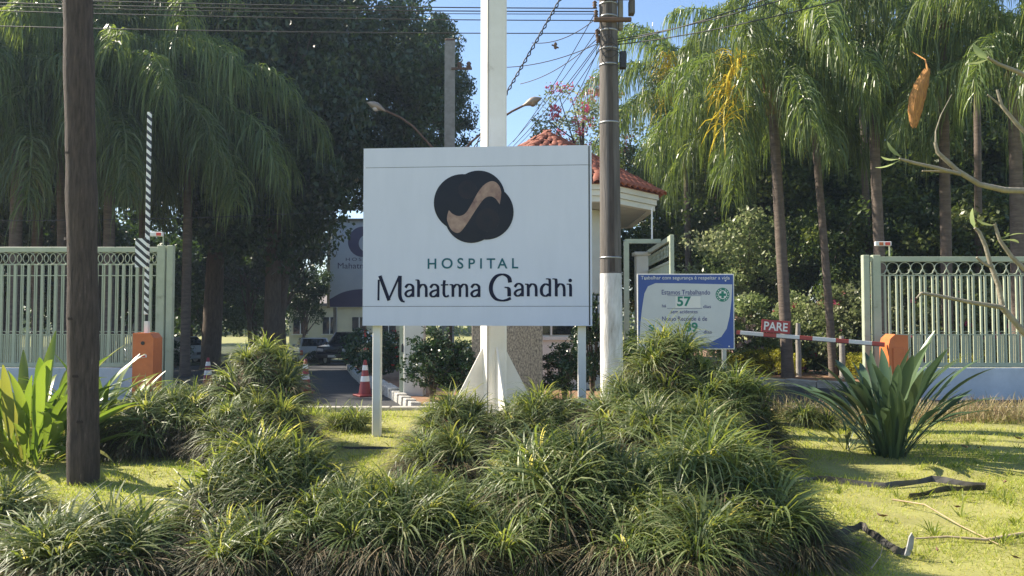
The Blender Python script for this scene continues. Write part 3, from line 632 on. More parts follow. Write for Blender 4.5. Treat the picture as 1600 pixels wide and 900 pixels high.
# ------------------------------------------------------------ ornamental fences
def ring_mesh(r, t, a0=0, a1=2 * math.pi, n=16, nm="ring"):
    mb = MB(); closed = abs(a1 - a0 - 2 * math.pi) < .01
    pts = [(r * math.cos(a0 + (a1 - a0) * k / n), 0, r * math.sin(a0 + (a1 - a0) * k / n)) for k in range(n + 1)]
    mb.tube(pts, t, 5, cap=not closed); return mb.mesh(nm, m_green)
def unit_box(nm, w, d): mb = MB(); mb.box((0, 0, .5), (w, d, 1)); return mb.mesh(nm, m_green)
bm_thick, bm_thin, bm_pick = unit_box("bar", .05, .04), unit_box("thin_bar", .02, .02), unit_box("picket", .018, .018)
rm_ring = ring_mesh(.115, .009); rm_hoop = ring_mesh(.06, .007, 0, math.pi, 8, "hoop")
def fence(name, x0, x1, Y, ztop, style, label, lit, postx):
    f = empty(name, (x0, Y, 0), 0, label, "gate"); ln = x1 - x0; zb = .58
    MB().box((ln / 2, 0, ztop - .05), (ln, .06, .10), bev=.006).build("top_rail", m_green, f)
    MB().box((ln / 2, 0, zb + .04), (ln, .06, .08), bev=.006).build("bottom_rail", m_green, f)
    for z in (ztop - .34, ztop - .55) if style == 'a' else (ztop - .36,): MB().box((ln / 2, 0, z), (ln, .022, .018)).build("thin_rail", m_green, f)
    MB().box((ln / 2, 0, zb + .62), (ln, .02, .016)).build("thin_rail", m_green, f)
    for px in postx: MB().box((px - x0, .005, ztop / 2), (.15 if px == postx[0] else .12, .11, ztop + .06), bev=.008).build("post", m_green, f)
    x = .10; k = 0
    while x < ln - .08:
        if style == 'a':
            put("bar", bm_thick, f, (x, 0, zb + .08), scale=(1, 1, ztop - .34 - zb - .08))
            for dx in (.115, .15): put("thin_bar", bm_thin, f, (x + dx, 0, zb + .08), scale=(1, 1, ztop - .34 - zb - .08))
            for dx in (0, .13): put("ring", rm_ring, f, (x + dx, .012 if dx else -.012, ztop - .222))
            put("hoop", rm_hoop, f, (x + .06, 0, zb + .62)); put("hoop", rm_hoop, f, (x + .2, 0, zb + .62))
            for dx in (.035, .075, .19, .225): put("picket", bm_pick, f, (x + dx, 0, zb + .08), scale=(1, 1, .54))
            x += .26
        else:
            for dx in (-.045, .045): put("bar", bm_thin, f, (x + dx, 0, zb + .08), scale=(1.7, 1.7, ztop - .36 - zb - .08))
            put("hoop", rm_hoop, f, (x, 0, ztop - .345), scale=(.75, 1, 1.6)); put("ring", rm_ring, f, (x + .115, 0, ztop - .225))
            for dx in (.08, .115, .15): put("picket", bm_pick, f, (x + dx, 0, zb + .08), scale=(1, 1, .54))
            put("hoop", rm_hoop, f, (x + .115, 0, zb + .62))
            x += .23
    return f
ZL, ZR = at(150, 386, 14.2).z, at(1450, 401, 14.2).z
fl0, fl1 = -11.2, at(258, 500, 14.2).x
f1 = fence("ornamental_gate", fl0, fl1 - .02, 14.2, ZL, 'a', "pale green barred gate with ring frieze behind the wooden pole", False, [fl1 - .08, fl1 + .09])
fr0 = at(1360, 500, 14.2).x
f2 = fence("ornamental_gate", fr0, 11.6, 14.2, ZR, 'b', "pale green barred gate with paired bars in front of the flowering hedge", True, [fr0 + .12, fr0 - .08])
for x0, x1, nm in ((fl0, fl1 - .2, "pale base wall under the barred gate behind the wooden pole"), (fr0 + .1, 11.6, "pale base wall under the barred gate beside the flowering hedge")):
    mb = MB(); mb.box(((x0 + x1) / 2, 14.22, .22), (x1 - x0, .2, .68), bev=.01); tag(mb.build("base_wall", m_wallbase), nm, "wall")
# small red and white reflector bars on the gate posts
for px0, px1, py, lab in ((231, 255, 366, "small red and white reflector bar above the striped barrier's gate"), (1367, 1392, 381, "small red and white reflector bar above the paired-bar gate post")):
    a, b = at(px0, py, 14.0), at(px1, py, 14.0); e = empty("reflector_bar", ((a.x + b.x) / 2, 14.0, a.z), 0, lab, "reflector"); w = b.x - a.x
    MB().box((0, 0, 0), (w, .06, .085), bev=.008).build("body", m_refl, e)
    MB().box((w * .25, -.032, 0), (w * .3, .008, .06)).build("lens", m_lightred, e); MB().box((-w * .15, -.032, 0), (w * .25, .008, .06)).build("lens", m_orange if px0 > 800 else m_refl, e)
    MB().box((w * .46, .03, -.12), (.02, .02, .22)).build("bracket", m_green, e)
# gate leaf standing open beside the gatehouse
gl = empty("open_gate_leaf", (3.05, 14.1, 0), math.atan2(3.9, .22), "pale green gate leaf standing open beside the gatehouse, seen end-on", "gate")
zt = at(1046, 367, 14.1).z; LN = 3.9
MB().box((0, 0, zt / 2), (.1, .08, zt), bev=.008).build("post", m_green, gl)
MB().box((LN / 2, 0, zt - .05), (LN, .05, .1)).build("top_rail", m_green, gl); MB().box((LN / 2, 0, .3), (LN, .05, .1)).build("bottom_rail", m_green, gl); MB().box((LN / 2, 0, zt - .5), (LN, .03, .05)).build("thin_rail", m_green, gl)
for k in range(18): put("bar", bm_thick, gl, (.2 + k * .21, 0, .3), scale=(.9, .8, zt - .8)); put("ring", rm_ring, gl, (.2 + k * .21, 0, zt - .27))
a, b = at(977, 377, 15.2), at(1032, 378, 15.2)
gb = empty("gate_beam", (a.x, 15.2, 0), 0, "green beam on slim post joining gatehouse and open gate leaf", "gate")
MB().box(((b.x - a.x) / 2, 0, a.z), (b.x - a.x, .07, .09)).build("beam", m_green, gb); MB().box((.02, 0, a.z / 2), (.1, .09, a.z)).build("post", m_green, gb); MB().box((.55, 0, a.z + .35), (.03, .03, .7)).build("antenna", m_refl, gb)

# ------------------------------------------------------------ barrier with raised arm
a, b = at(215, 520, 13.4), at(247, 520, 13.4); w = b.x - a.x; zt = a.z
br = empty("barrier_gate", ((a.x + b.x) / 2, 13.4, 0), 0, "orange barrier box with raised black and white striped arm", "barrier")
MB().prism([(-w / 2, -.05), (w / 2, -.05), (w / 2, zt - .09), (w / 2 - .07, zt), (-w / 2, zt)], -.17, .17, 'y').build("housing", m_orange, br)
MB().prism([(.035 * math.cos(k * .5236) , zt - .18 + .035 * math.sin(k * .5236)) for k in range(12)], -.182, -.172, 'y').build("lock", m_dark, br)
mb = MB(); mb.box((0, 0, 0), (.19, .012, .05), bev=.015); o = mb.build("handle_plate", m_refl, br, (-.02, -.178, zt - .42), (0, R(-8), 0)); MB().box((.03, -.008, 0), (.09, .01, .03), bev=.008).build("red_mark", m_lightred, o)
MB().box((-.02, 0, zt + .1), (.07, .07, .22)).build("arm_socket", m_refl, br)
a0, a1 = at(230, 500, 13.4).z, at(229, 176, 13.4).z
mb = MB(); mb.box((-.02, -.03, (a0 + a1) / 2 + .05), (.072, .04, a1 - a0 - .1), bev=.006); mb.build("arm", m_bw, br)
c0, c1 = at(215, 373, 13.4), at(233, 418, 13.4); mb = MB(); mb.box(((c0.x + c1.x) / 2 - (a.x + b.x) / 2, -.075, (c0.z + c1.z) / 2), (c1.x - c0.x, .012, c0.z - c1.z)); mb.build("striped_plate", m_bw, br)
# ------------------------------------------------------------ barrier with lowered arm and PARE plate
a, b = at(1381, 522, 13.6), at(1411, 522, 13.6); w = b.x - a.x; zt = a.z; cx = (a.x + b.x) / 2
bl = empty("barrier_gate", (cx, 13.6, 0), 0, "orange barrier box with lowered red and white arm behind spiky plant", "barrier")
prof = [(-w / 2, -.05), (w / 2, -.05), (w / 2, zt - .02)] + [(w / 2 - w * (1 - math.cos(t)) * .9, zt - .02 - (1 - math.sin(t + 1.57)) * 0) for t in ()] + [(-w / 2 + .12, zt), (-w / 2 + .03, zt - .08), (-w / 2, zt - .2)]
MB().prism(prof, -.17, .17, 'y').build("housing", m_orange, bl)
MB().box((0, -.18, zt * .5), (w * .6, .02, zt * .6), bev=.008).build("panel", m_orange, bl)
e0, e1 = at(1382, 538, 13.5), at(1148, 519, 13.5); tilt = math.atan2(e1.z - e0.z, e0.x - e1.x); ln = (e1 - e0).length
mb = MB(); mb.box((-ln / 2, 0, 0), (ln, .04, .072), bev=.006); arm = mb.build("arm", m_rw, bl, (e0.x - cx, -.1, e0.z), (0, tilt, 0))
MB().box((-ln / 2, -.001, -.042), (ln, .025, .012)).build("rubber_strip", m_dark, arm)
px_ = (1210 - 1382) / (1156 / 13.5); MB().box((px_, -.035, .16), (.52, .015, .23), bev=.004).build("stop_plate", m_redsign, arm)
put("lettering", text_mesh("PARE", m_refl, w=.43, h=.155, bold=.02), arm, (px_, -.0445, .085))
MB().box((-ln, 0, 0), (.05, .045, .1)).build("end_cap", m_dark, arm)

# ------------------------------------------------------------ blue and white safety board
q0, q1 = at(995, 428, 12.4), at(1147, 432, 12.4); bw = q1.x - q0.x; zt = q0.z; zb = at(1147, 546, 12.4).z; bh = zt - zb
sb = empty("safety_board", ((q0.x + q1.x) / 2, 12.4, 0), R(1.5), "blue and white safety notice board with day counter beyond the tall tuft", "sign")
bd = MB().box((0, 0, zb + bh / 2), (bw, .03, bh), bev=.004).build("board", m_refl, sb)
MB().box((0, -.0165, zb + bh / 2), (bw - .035, .006, bh - .035)).build("blue_print", m_blue, bd)
def SBP(x, y): return ((x - 520) / 970 * bw, zb + (805 - y) / 750 * bh)       # sketch units of the board
pl = [(55, 690), (62, 560), (80, 400), (105, 250), (140, 180), (215, 148), (500, 150), (985, 160), (975, 330), (955, 480), (925, 600), (870, 680), (760, 735), (600, 765), (400, 780), (52, 785)]
pl = [SBP(*p) for p in pl]; MB().prism([(x, z) for x, z in pl][::-1], -.0225, -.0205, 'y').build("pale_print", m_board, bd)
def wtxt(s, x, y, w, h, m=m_ink, b=.0): p = SBP(x, y); put("lettering", text_mesh(s, m, w=w / 970 * bw, h=h / 750 * bh, bold=b), bd, (p[0], -.0248, p[1]))
wtxt("Trabalhar com segurança é respeitar a vida", 515, 122, 890, 46, m_refl, .004)
wtxt("Estamos Trabalhando", 520, 262, 485, 48, b=.01); wtxt("57", 500, 378, 140, 98, m_gink, .03); wtxt("há", 300, 388, 42, 30, b=.01); wtxt("dias", 730, 396, 78, 34, b=.01)
wtxt("sem acidentes", 500, 448, 270, 34, b=.008); wtxt("Nosso Recorde é de", 505, 522, 450, 44, b=.01); wtxt("dias", 735, 648, 80, 34, b=.01); wtxt("89", 570, 632, 130, 95, m_gink, .03); wtxt("S", 175, 620, 60, 60, m_gink, .02)
for x, y, w in ((505, 398, 350), (505, 272, 340)): p = SBP(x, y); MB().box((p[0], -.0245, p[1]), (w / 970 * bw, .001, .006)).build("rule_line", m_ink, bd)
p = SBP(540, 335); MB().box((p[0], -.0235, p[1]), (.42, .001, .20)).build("number_card", m_refl, bd)
mb = MB(); c = SBP(887, 262); r = 70 / 970 * bw
mb.prism([(c[0] + r * math.cos(k * .2), c[1] + r * math.sin(k * .2)) for k in range(31)], -.0238, -.023, 'y'); em = mb.build("green_emblem", m_gink, bd)
mb = MB(); mb.prism([(c[0] + r * .62 * math.cos(k * .2), c[1] + r * .62 * math.sin(k * .2)) for k in range(31)], -.0246, -.0239, 'y'); mb.build("emblem_centre", m_refl, em)
MB().box((c[0], -.0252, c[1]), (r * .36, .001, r * 1.0)).build("cross", m_gink, em); MB().box((c[0], -.0258, c[1]), (r * 1.0, .001, r * .36)).build("cross", m_gink, em)
for k in range(14):
    if k in (3, 10): continue
    mb = MB()
    a = k * 2 * math.pi / 14 + .1; mb.box((c[0] + r * .81 * math.cos(a), -.0243, c[1] + r * .81 * math.sin(a)), (r * .1, .0008, r * .2), Matrix.Rotation(-a, 3, 'Y')); mb.build("ring_letter", m_refl, em)
for x in (-bw * .42, bw * .40): MB().box((x, .04, zt / 2 - .15), (.07, .05, zt + .2), bev=.005).build("post", m_metal, sb)
for x, z in ((-.42, .43), (.41, .41), (.44, -.46)): MB().prism([(x * bw + .014 * math.cos(k), zb + bh / 2 + z * bh + .014 * math.sin(k)) for k in range(6)], -.03, -.02, 'y').build("bolt", m_refl, bd)

# ------------------------------------------------------------ traffic cones
def cone():
    e = empty("traffic_cone"); mb = MB(); mb.box((0, 0, .02), (.40, .40, .04), bev=.012); mb.build("base", m_red, e)
    def rr(z): return .145 - .112 * z / .73
    mb = MB(); mb.lathe([(rr(.04), .04), (rr(.73), .73), (.022, .735), (.018, .72)], 20); mb.build("body", m_red, e)
    for z0, z1 in ((.30, .41), (.53, .63)):
        mb = MB(); mb.lathe([(rr(z0) + .003, z0), (rr(z1) + .003, z1)], 20); mb.build("white_band", m_refl, e)
    return e
cn = cone()
for i, (px, Y, h, lab) in enumerate(((478, 15.4, .70, "red and white traffic cone alone in mid drive, nearest the parked pickup"), (571, 14.8, .72, "red and white traffic cone half hidden by the sign's leg"), (326, 17.3, .68, "red and white traffic cone behind the tall grass mound beside the gate"))):
    o = cn if i == 0 else copy_tree(cn); o.location = (at(px, 500, Y).x, Y, gz(Y) - .04); o.scale = (h / .78, h / .78, h / .74); o.rotation_euler.z = R(10 + 25 * i); tag(o, lab, "traffic cone", "traffic cones on the drive")

# ------------------------------------------------------------ parked cars
def wheel(par, x, y, r=.32):
    mb = MB(); mb.tube([(x - .1, y, r), (x + .1, y, r)], r, 20); t = mb.build("wheel", m_tyre, par); mb = MB(); mb.tube([(x - .105, y, r), (x + .105, y, r)], r * .58, 14); mb.build("rim", m_metal, t)
def car(name, kind, m, loc, rz, label):
    e = empty(name, loc, rz, label, "pickup truck" if kind == 'pickup' else "car", "cars parked up the drive")
    W2 = .88 if kind != 'pickup' else .93
    if kind == 'pickup':
        low = [(-2.6, .5), (2.6, .5), (2.65, .75), (2.6, 1.05), (1.2, 1.12), (-2.6, 1.12), (-2.65, .8)]; cab = [(-.9, 1.1), (1.25, 1.1), (.5, 1.72), (-.75, 1.75)]
    else:
        low = [(-2.0, .32), (2.0, .32), (2.1, .6), (1.95, .86), (1.0, .95), (-1.95, .98), (-2.1, .7)]; cab = [(-1.9, .96), (1.05, .94), (.35, 1.45), (-1.35, 1.48)]
    # body and cab as rounded sections across the width (x across, y along)
    def sect(poly, wid, taper, nm, mm, par):
        mb = MB(); vs = []; xs_ = (-1, -.93, -.5, .5, .93, 1); ks = (.94, .985, 1, 1, .985, .94); n = len(poly)
        cz = sum(p[1] for p in poly) / n; cy = sum(p[0] for p in poly) / n
        for x, k in zip(xs_, ks):
            for (py, pz) in poly: vs.append((x * (wid - taper * max(0, pz - poly[0][1])), cy + (py - cy) * k, cz + (pz - cz) * k))
        fs = [(i * n + j, i * n + (j + 1) % n, (i + 1) * n + (j + 1) % n, (i + 1) * n + j) for i in range(5) for j in range(n)] + [tuple(range(n)), tuple(range(5 * n, 6 * n))]
        mb.add(vs, fs, False); return mb.build(nm, mm, par)
    body = sect(low, W2, .04, "body", m, e); sect(cab, W2 * .93, .22, "cabin", m, e)
    g = .012
    a, b = cab[1], cab[2]; mb = MB(); ww = W2 * .72
    def quad(p, q, s0=.12, s1=.88, off=.02):
        d = Vector((q[0] - p[0], q[1] - p[1])); nrm = Vector((d.y, -d.x)).normalized() * off; A = Vector(p) + d * s0 + nrm; B = Vector(p) + d * s1 + nrm
        return [(-W2 * .80, A.x, A.y), (W2 * .80, A.x, A.y), (W2 * .70, B.x, B.y), (-W2 * .70, B.x, B.y)]
    mb.add(quad(a, b), [(0, 1, 2, 3)]); mb.build("windscreen", m_glass, e)
    a, b = cab[3], cab[0]; mb = MB(); mb.add(quad(b, a, off=-.02), [(0, 1, 2, 3)]); mb.build("rear_window", m_glass, e)
    for s in (-1, 1):
        mb = MB(); z0, z1 = cab[0][1] + .06, cab[2][1] - .1; xo0 = s * (W2 * .93 - .22 * .06 + .008); xo1 = s * (W2 * .93 - .22 * (z1 - cab[0][1]) + .008)
        mb.add([(xo0, cab[0][0] + .25, z0), (xo0, cab[1][0] - .3, z0), (xo1, cab[2][0] - .12, z1), (xo1, cab[3][0] + .15, z1)], [(0, 1, 2, 3)]); mb.build("side_window", m_glass, e)
    fy, by = low[2][0], low[-1][0]; zl = low[2][1]
    for s in (-1, 1):
        MB().box((s * W2 * .72, fy - .03, zl + .12), (.34, .12, .15), bev=.03).build("headlight", m_lamp, e)
        MB().box((s * W2 * .84, by + .05, zl + .1), (.16, .12, .26), bev=.02).build("tail_light", m_lightred, e)
        MB().box((s * (W2 + .08), cab[1][0] - .35, cab[0][1] + .05), (.16, .09, .12), bev=.02).build("mirror", m, e)
        for y in (low[0][0] + .75, low[1][0] - .8): wheel(e, s * (W2 - .1), y, .32 if kind != 'pickup' else .39)
    MB().box((0, fy + .0, zl + .08), (W2 * .9, .1, .16), bev=.02).build("grille", m_dark, e)
    MB().box((0, fy + .02, zl - .18), (W2 * 1.9, .14, .2), bev=.04).build("bumper", m if kind != 'pickup' else m_dark, e); MB().box((0, by - .0, zl - .18), (W2 * 1.9, .14, .2), bev=.04).build("bumper", m, e)
    MB().box((0, fy + .1, zl - .18), (.42, .02, .12)).build("number_plate", m_refl, e); MB().box((0, by - .08, zl + .02), (.42, .02, .12)).build("number_plate", m_dark if kind != 'pickup' else m_refl, e)
    if kind == 'pickup': MB().box((0, -1.72, 1.10), (W2 * 1.7, 1.6, .06), bev=.02).build("bed_cover", m_dark, e)
    return e
def cpos(px, Y): return (at(px, 500, Y).x, Y, gz(Y) - .03)
car("parked_pickup", 'pickup', m_card, cpos(549, 40), R(172), "dark pickup truck parked facing out beside the red-flowered bush")
car("parked_car", 'car', m_carw, cpos(488, 42.5), R(20), "white hatchback parked next to the dark pickup truck")
car("parked_car", 'car', m_carg, cpos(262, 39), R(70), "silver car glimpsed just past the gate's end posts")
car("parked_car", 'car', m_carb, cpos(590, 47), R(175), "blue car mostly hidden behind the dark pickup truck")

# ------------------------------------------------------------ far building and billboard
fb = empty("far_building", (-16, 58, gz(58)), 0, "yellowish low building beyond the parked cars", "building")
x0, x1 = at(452, 500, 58).x + 16, at(640, 500, 58).x + 16; zt = at(500, 478, 58).z - gz(58)
MB().box(((x0 + x1) / 2, 3, zt / 2), (x1 - x0, 6, zt)).build("wall", m_bwall, fb)
MB().prism([(-.4, zt), (6.4, zt), (6.4, zt + .2), (3, zt + .9), (-.4, zt + .2)], x0 - .4, x1 + .4, 'x').build("roof", m_roofdark, fb)
for k in range(4):
    xx = x0 + .9 + k * 2.3; wi = MB().box((xx, -.03, zt * .55), (1.1, .1, 1.3)).build("window", m_glass, fb); MB().box((xx, -.09, zt * .55), (.06, .05, 1.3)).build("mullion", m_refl, wi); MB().box((xx, -.1, zt * .55 - .7), (1.3, .16, .08)).build("sill", m_cream, wi)
a, b = at(516, 344, 46), at(700, 480, 46); bx = a.x; zt = a.z - gz(46); zb = b.z - gz(46); bwid = b.x - a.x
bb = empty("billboard", (bx, 46, gz(46)), 0, "tall pale billboard with round purple emblem peeking out behind the sign", "billboard")
pn = MB().box((bwid / 2, .1, (zt + zb) / 2), (bwid, .2, zt - zb)).build("panel", m_bbface, bb)
MB().box((-.06, .0, (zt + zb) / 2), (.14, .3, zt - zb + .1)).build("frame", m_straw, bb); MB().box((bwid / 2, .0, zt + .04), (bwid + .2, .3, .1)).build("frame", m_roofdark, bb)
S = 46 / 1156
wv = catmull([(0, .55), (.12, 1.05), (.28, 1.25), (.5, 1.1), (.75, 1.6), (1.0, 2.1)], 6)
MB().prism([(p.x * bwid, zb + p.y * .9) for p in wv] + [(bwid, zb + .02), (0.02, zb + .02)], -.008, 0.0, 'y').build("purple_wave", m_bbpurple, pn)
ec = ((568 - 516) * S, zt - (378 - 344) * S)
for i, (dx, dz, r, mm) in enumerate(((0, 0, 24 * S, m_bbpurple), (.28, -.1, 14 * S, m_bbface), (.45, .08, 8 * S, m_gink))):
    MB().prism([(ec[0] + dx + r * math.cos(k * .21), ec[1] + dz + r * math.sin(k * .21)) for k in range(30)], -.008 - i * .004, -.004 - i * .004, 'y').build("emblem", mm, pn)
put("lettering", text_mesh("HOSPITAL", m_bbpurple, w=62 * S, h=5 * S, spacing=1.4), pn, ((572 - 516) * S, -.006, zt - (408 - 344) * S))
put("lettering", text_mesh("Mahatma Gandhi", m_bbpurple, w=95 * S, h=9 * S), pn, ((576 - 516) * S, -.006, zt - (420 - 344) * S))
for x in (.3, bwid - .3): MB().box((x, .25, zb / 2), (.2, .2, zb)).build("post", m_concrete, bb)
# ------------------------------------------------------------ arching grass mounds
def tuft_mesh(nm, n, L, w, spread, m, th=(3, 62), bend=(55, 125)):
    a = rng.uniform(0, 2 * math.pi, n); r = spread * np.sqrt(rng.random(n))
    root = np.stack([r * np.cos(a), r * np.sin(a), np.zeros(n)], -1)
    az = a + rng.normal(0, .5, n); th0 = np.radians(rng.uniform(*th, n)); bd = np.radians(rng.uniform(*bend, n))
    LL = L * rng.uniform(.55, 1.15, n); ww = w * rng.uniform(.6, 1.25, n)
    V, F, A = blades(root, az, LL, th0, bd, ww, K=6, rnd=np.clip(rng.beta(2, 2.6, n), 0, 1))
    return mesh_np(nm, V, F, m, A)
tufts = [tuft_mesh("tuft", 170, .56, .016, .05, l_tuft, (0, 48), (75, 145)) for _ in range(6)]
tufts_s = [tuft_mesh("tuft", 150, .45, .0135, .09, l_tuft, (10, 80), (70, 120)) for _ in range(3)]
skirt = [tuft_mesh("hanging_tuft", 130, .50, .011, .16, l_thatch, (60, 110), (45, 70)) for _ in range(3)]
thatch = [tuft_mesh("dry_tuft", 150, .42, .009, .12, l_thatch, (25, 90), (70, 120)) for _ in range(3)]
def mound(px, Y, ztop, rx, ry, label, n=14, lumps=(), L=1.0, big=None):
    """a heap of soil and old leaves covered all over with arching tufts"""
    x = at(px, 500, Y).x
    e = empty("grass_mound", (x, Y, 0), 0, label, "ornamental grass", "mounds of arching ornamental grass")
    core = MB(); zc = max(.12, ztop - .24); nu, nv = 18, 8; vs = []
    for i in range(nv + 1):
        t = i / nv * math.pi / 2
        for j in range(nu):
            a = 2 * math.pi * j / nu; k = 1 + .12 * math.sin(3 * a + px) + random.uniform(-.05, .05)
            ct = math.cos(t) ** .6; vs.append((rx * .74 * ct * math.cos(a) * k, ry * .74 * ct * math.sin(a) * k, zc * math.sin(t) * (1 + random.uniform(-.05, .05)) - .05))
    core.add(vs, [(i * nu + j, i * nu + (j + 1) % nu, (i + 1) * nu + (j + 1) % nu, (i + 1) * nu + j) for i in range(nv) for j in range(nu)], True)
    core.build("soil_core", m_deadleaf, e)
    pts = []
    ga = 2.39996
    for i in range(n):
        f = (i + .35) / n; t = math.acos(min(1, 1 - f * .90))        # from the top down the sides
        a = i * ga + px; sr = math.sin(t) ** .75; pts.append((sr * math.cos(a), sr * math.sin(a), math.cos(t)))
    for i, (ux_, uy_, uz_) in enumerate(pts):
        P = Vector((rx * .70 * ux_, ry * .70 * uy_, zc * uz_))
        nrm = Vector((ux_ / rx, uy_ / ry, uz_ / max(zc, .2) * .9 + .25)).normalized()
        lean = Vector((nrm.x * .62, nrm.y * .62, max(nrm.z, .15) + .35)).normalized()
        q = Vector((0, 0, 1)).rotation_difference(lean).to_matrix() @ Matrix.Rotation(random.uniform(0, 6.28), 3, 'Z')
        s = random.uniform(.62, 1.12) * L
        if uz_ > .42 or random.random() < .45: put("tuft", random.choice(tufts if uz_ > .35 else tufts + tufts_s), e, P, q.to_euler(), s)
        if random.random() < .3: put("dry_tuft", random.choice(thatch), e, P, q.to_euler(), s * random.uniform(.7, .95))
        if uz_ < .85:
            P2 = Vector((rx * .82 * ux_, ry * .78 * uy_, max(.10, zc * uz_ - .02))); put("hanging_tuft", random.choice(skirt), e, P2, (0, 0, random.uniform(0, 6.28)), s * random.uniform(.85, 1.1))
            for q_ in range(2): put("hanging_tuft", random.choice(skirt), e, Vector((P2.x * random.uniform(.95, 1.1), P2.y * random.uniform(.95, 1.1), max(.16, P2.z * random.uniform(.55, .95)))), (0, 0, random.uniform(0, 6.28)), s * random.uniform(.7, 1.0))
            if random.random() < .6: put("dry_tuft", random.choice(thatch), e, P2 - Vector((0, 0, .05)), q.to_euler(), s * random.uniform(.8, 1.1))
    for (lx, ly, lz, s) in lumps:
        put("tuft", random.choice(tufts), e, (lx, ly, lz), (0, 0, random.uniform(0, 6)), s)
    return e
MOUNDS = [  # px, depth, top z, rx, ry, label, tufts
    (410, 9.0, 1.34, .50, .5, "tall peaked grass mound in front of the parked cars", 17, .95),
    (275, 8.7, .80, .70, .55, "broad grass mound sloping towards the orange barrier box", 19, .95),
    (395, 8.3, .78, .62, .5, "low grass mound at the foot of the tall peaked mound", 15, .9),
    (425, 5.3, .76, .48, .45, "grass mound nearest the dark wooden pole, front row", 16, .95),
    (545, 4.9, .56, .46, .42, "dark grass mound low in the front row under the sign's leg", 16, .9),
    (660, 5.0, .54, .42, .42, "front-row grass mound just before the thin straggly gap", 14, .85),
    (692, 7.3, .50, .36, .36, "small grass mound with upright blades between sign's leg and mast", 9, .85),
    (145, 4.55, .46, .46, .42, "dark grass mound at the bottom corner before the wooden pole", 18, .85),
    (-15, 5.3, .45, .32, .4, "grass mound cut off by the picture's edge beside the pole", 10, .8),
    (395, 4.6, .24, .26, .26, "small low grass tuft in the front row beside the dark mound", 6, .75),
    (712, 8.7, .68, .5, .4, "grass mound hiding the mast's fins on the side of the cones", 13, .9),
    (850, 8.6, .72, .72, .4, "flat-topped grass mound below the granite block", 18, .9),
    (1052, 8.3, 1.44, .46, .5, "tallest grass mound covering the safety board's lower edge", 17, .95),
    (1000, 8.0, 1.02, .55, .5, "grass mound shoulder in front of the utility pole's white foot", 16, .95),
    (1130, 7.9, 1.02, .52, .55, "grass mound sloping down towards the road from the tallest mound", 18, .95),
    (1060, 7.2, .82, .68, .5, "wide grass mound in the middle of the stepped heap", 19, .95),
    (880, 5.25, .76, .46, .42, "front-row grass mound with one bright tuft on top below the mast", 16, .95),
    (1000, 5.15, .60, .42, .4, "front-row grass mound between the bright-topped mounds", 14, .9),
    (1110, 5.35, .74, .52, .46, "large front-row grass mound before the stepped heap", 18, .95),
    (1050, 4.6, .50, .44, .38, "lowest front grass mound with long drooping pale blades", 15, .9),
    (1190, 4.95, .46, .34, .38, "dark drooping grass mound next to the black lawn edging", 13, .9),
    (790, 4.7, .26, .36, .3, "sparse low grass mound at the bottom centre", 6, .8),
]
for px, Y, zt, rx, ry, lab, n, s in MOUNDS: mound(px, Y, zt, rx * 1.1, ry * 1.1, lab, int(n * 1.15), L=s)
for px, Y, s, lab in ((543, 10.2, .95, "pale lone grass tuft behind the sign's left leg"), (1268, 10.6, .9, "pale wispy grass tuft at the lawn's far edge near the road")):
    e = empty("grass_tuft", (at(px, 500, Y).x, Y, 0), 0, lab, "ornamental grass", "lone grass tufts")
    for k in range(4): put("tuft", tufts[k], e, (random.uniform(-.18, .18), random.uniform(-.15, .15), 0), (0, 0, k * 1.4), s)
# ------------------------------------------------------------ lawn
mpos = [(at(m[0], 500, m[1]).x, m[1], m[3] * .55, m[4] * .55) for m in MOUNDS]
def lawn_points(n, y0, y1):
    u = rng.random(n); y = y0 * (y1 / y0) ** u; x = rng.uniform(-1, 1, n) * (.74 * y + .3)
    keep = np.ones(n, bool)
    for cx, cy, a, b in mpos: keep &= ((x - cx) / a) ** 2 + ((y - cy) / b) ** 2 > 1
    return x[keep], y[keep]
x, y = lawn_points(230000, 3.6, 12.1); n = len(x)
patch = .5 + .34 * np.sin(1.9 * x + 1.3 * y) * np.sin(2.3 * y - 1.1 * x + .7) + .24 * np.sin(5.3 * x - 2.1 * y) * np.sin(4.7 * y + 1.9 * x) + rng.normal(0, .16, n)
thin = rng.random(n) < np.clip(.25 + 1.3 * (patch - .1), .2, 1); x, y, patch = x[thin], y[thin], patch[thin]; n = len(x)
z = .025 * np.sin(1.7 * x + .6 * y) * np.sin(1.3 * y - .4 * x) + .012 * np.sin(4.1 * x) * np.cos(3.7 * y)
hgt = rng.uniform(.025, .065, n) * (.45 + .95 * np.clip(patch, 0, 1)) * (1 + .035 * (y - 4)); wid = .0042 * (1 + .10 * (y - 4)) * rng.uniform(.7, 1.3, n)
V, F, A = blades(np.stack([x, y, z - .004], -1), rng.uniform(0, 6.28, n), hgt, np.radians(rng.uniform(10, 70, n)), np.radians(rng.uniform(10, 50, n)), wid, K=2, roll=1.5, rnd=np.clip(.75 - .5 * patch + rng.normal(0, .22, n), 0, 1))
tag(put("lawn_grass", mesh_np("lawn_grass", V, F, l_lawn, A)), "short sunlit yellow-green lawn grass", kind="stuff")
n = 420; wx, wy = lawn_points(n, 3.9, 11.5); n = len(wx); k_ = 14
ra_ = rng.uniform(0, 6.28, n * k_); root = np.stack([np.repeat(wx, k_) + .02 * np.cos(ra_), np.repeat(wy, k_) + .02 * np.sin(ra_), np.zeros(n * k_)], -1)
V, F, A = blades(root, ra_, rng.uniform(.05, .15, n * k_), np.radians(rng.uniform(15, 65, n * k_)), np.radians(rng.uniform(20, 80, n * k_)), rng.uniform(.006, .014, n * k_), K=3, rnd=np.repeat(rng.random(n) * .6, k_))
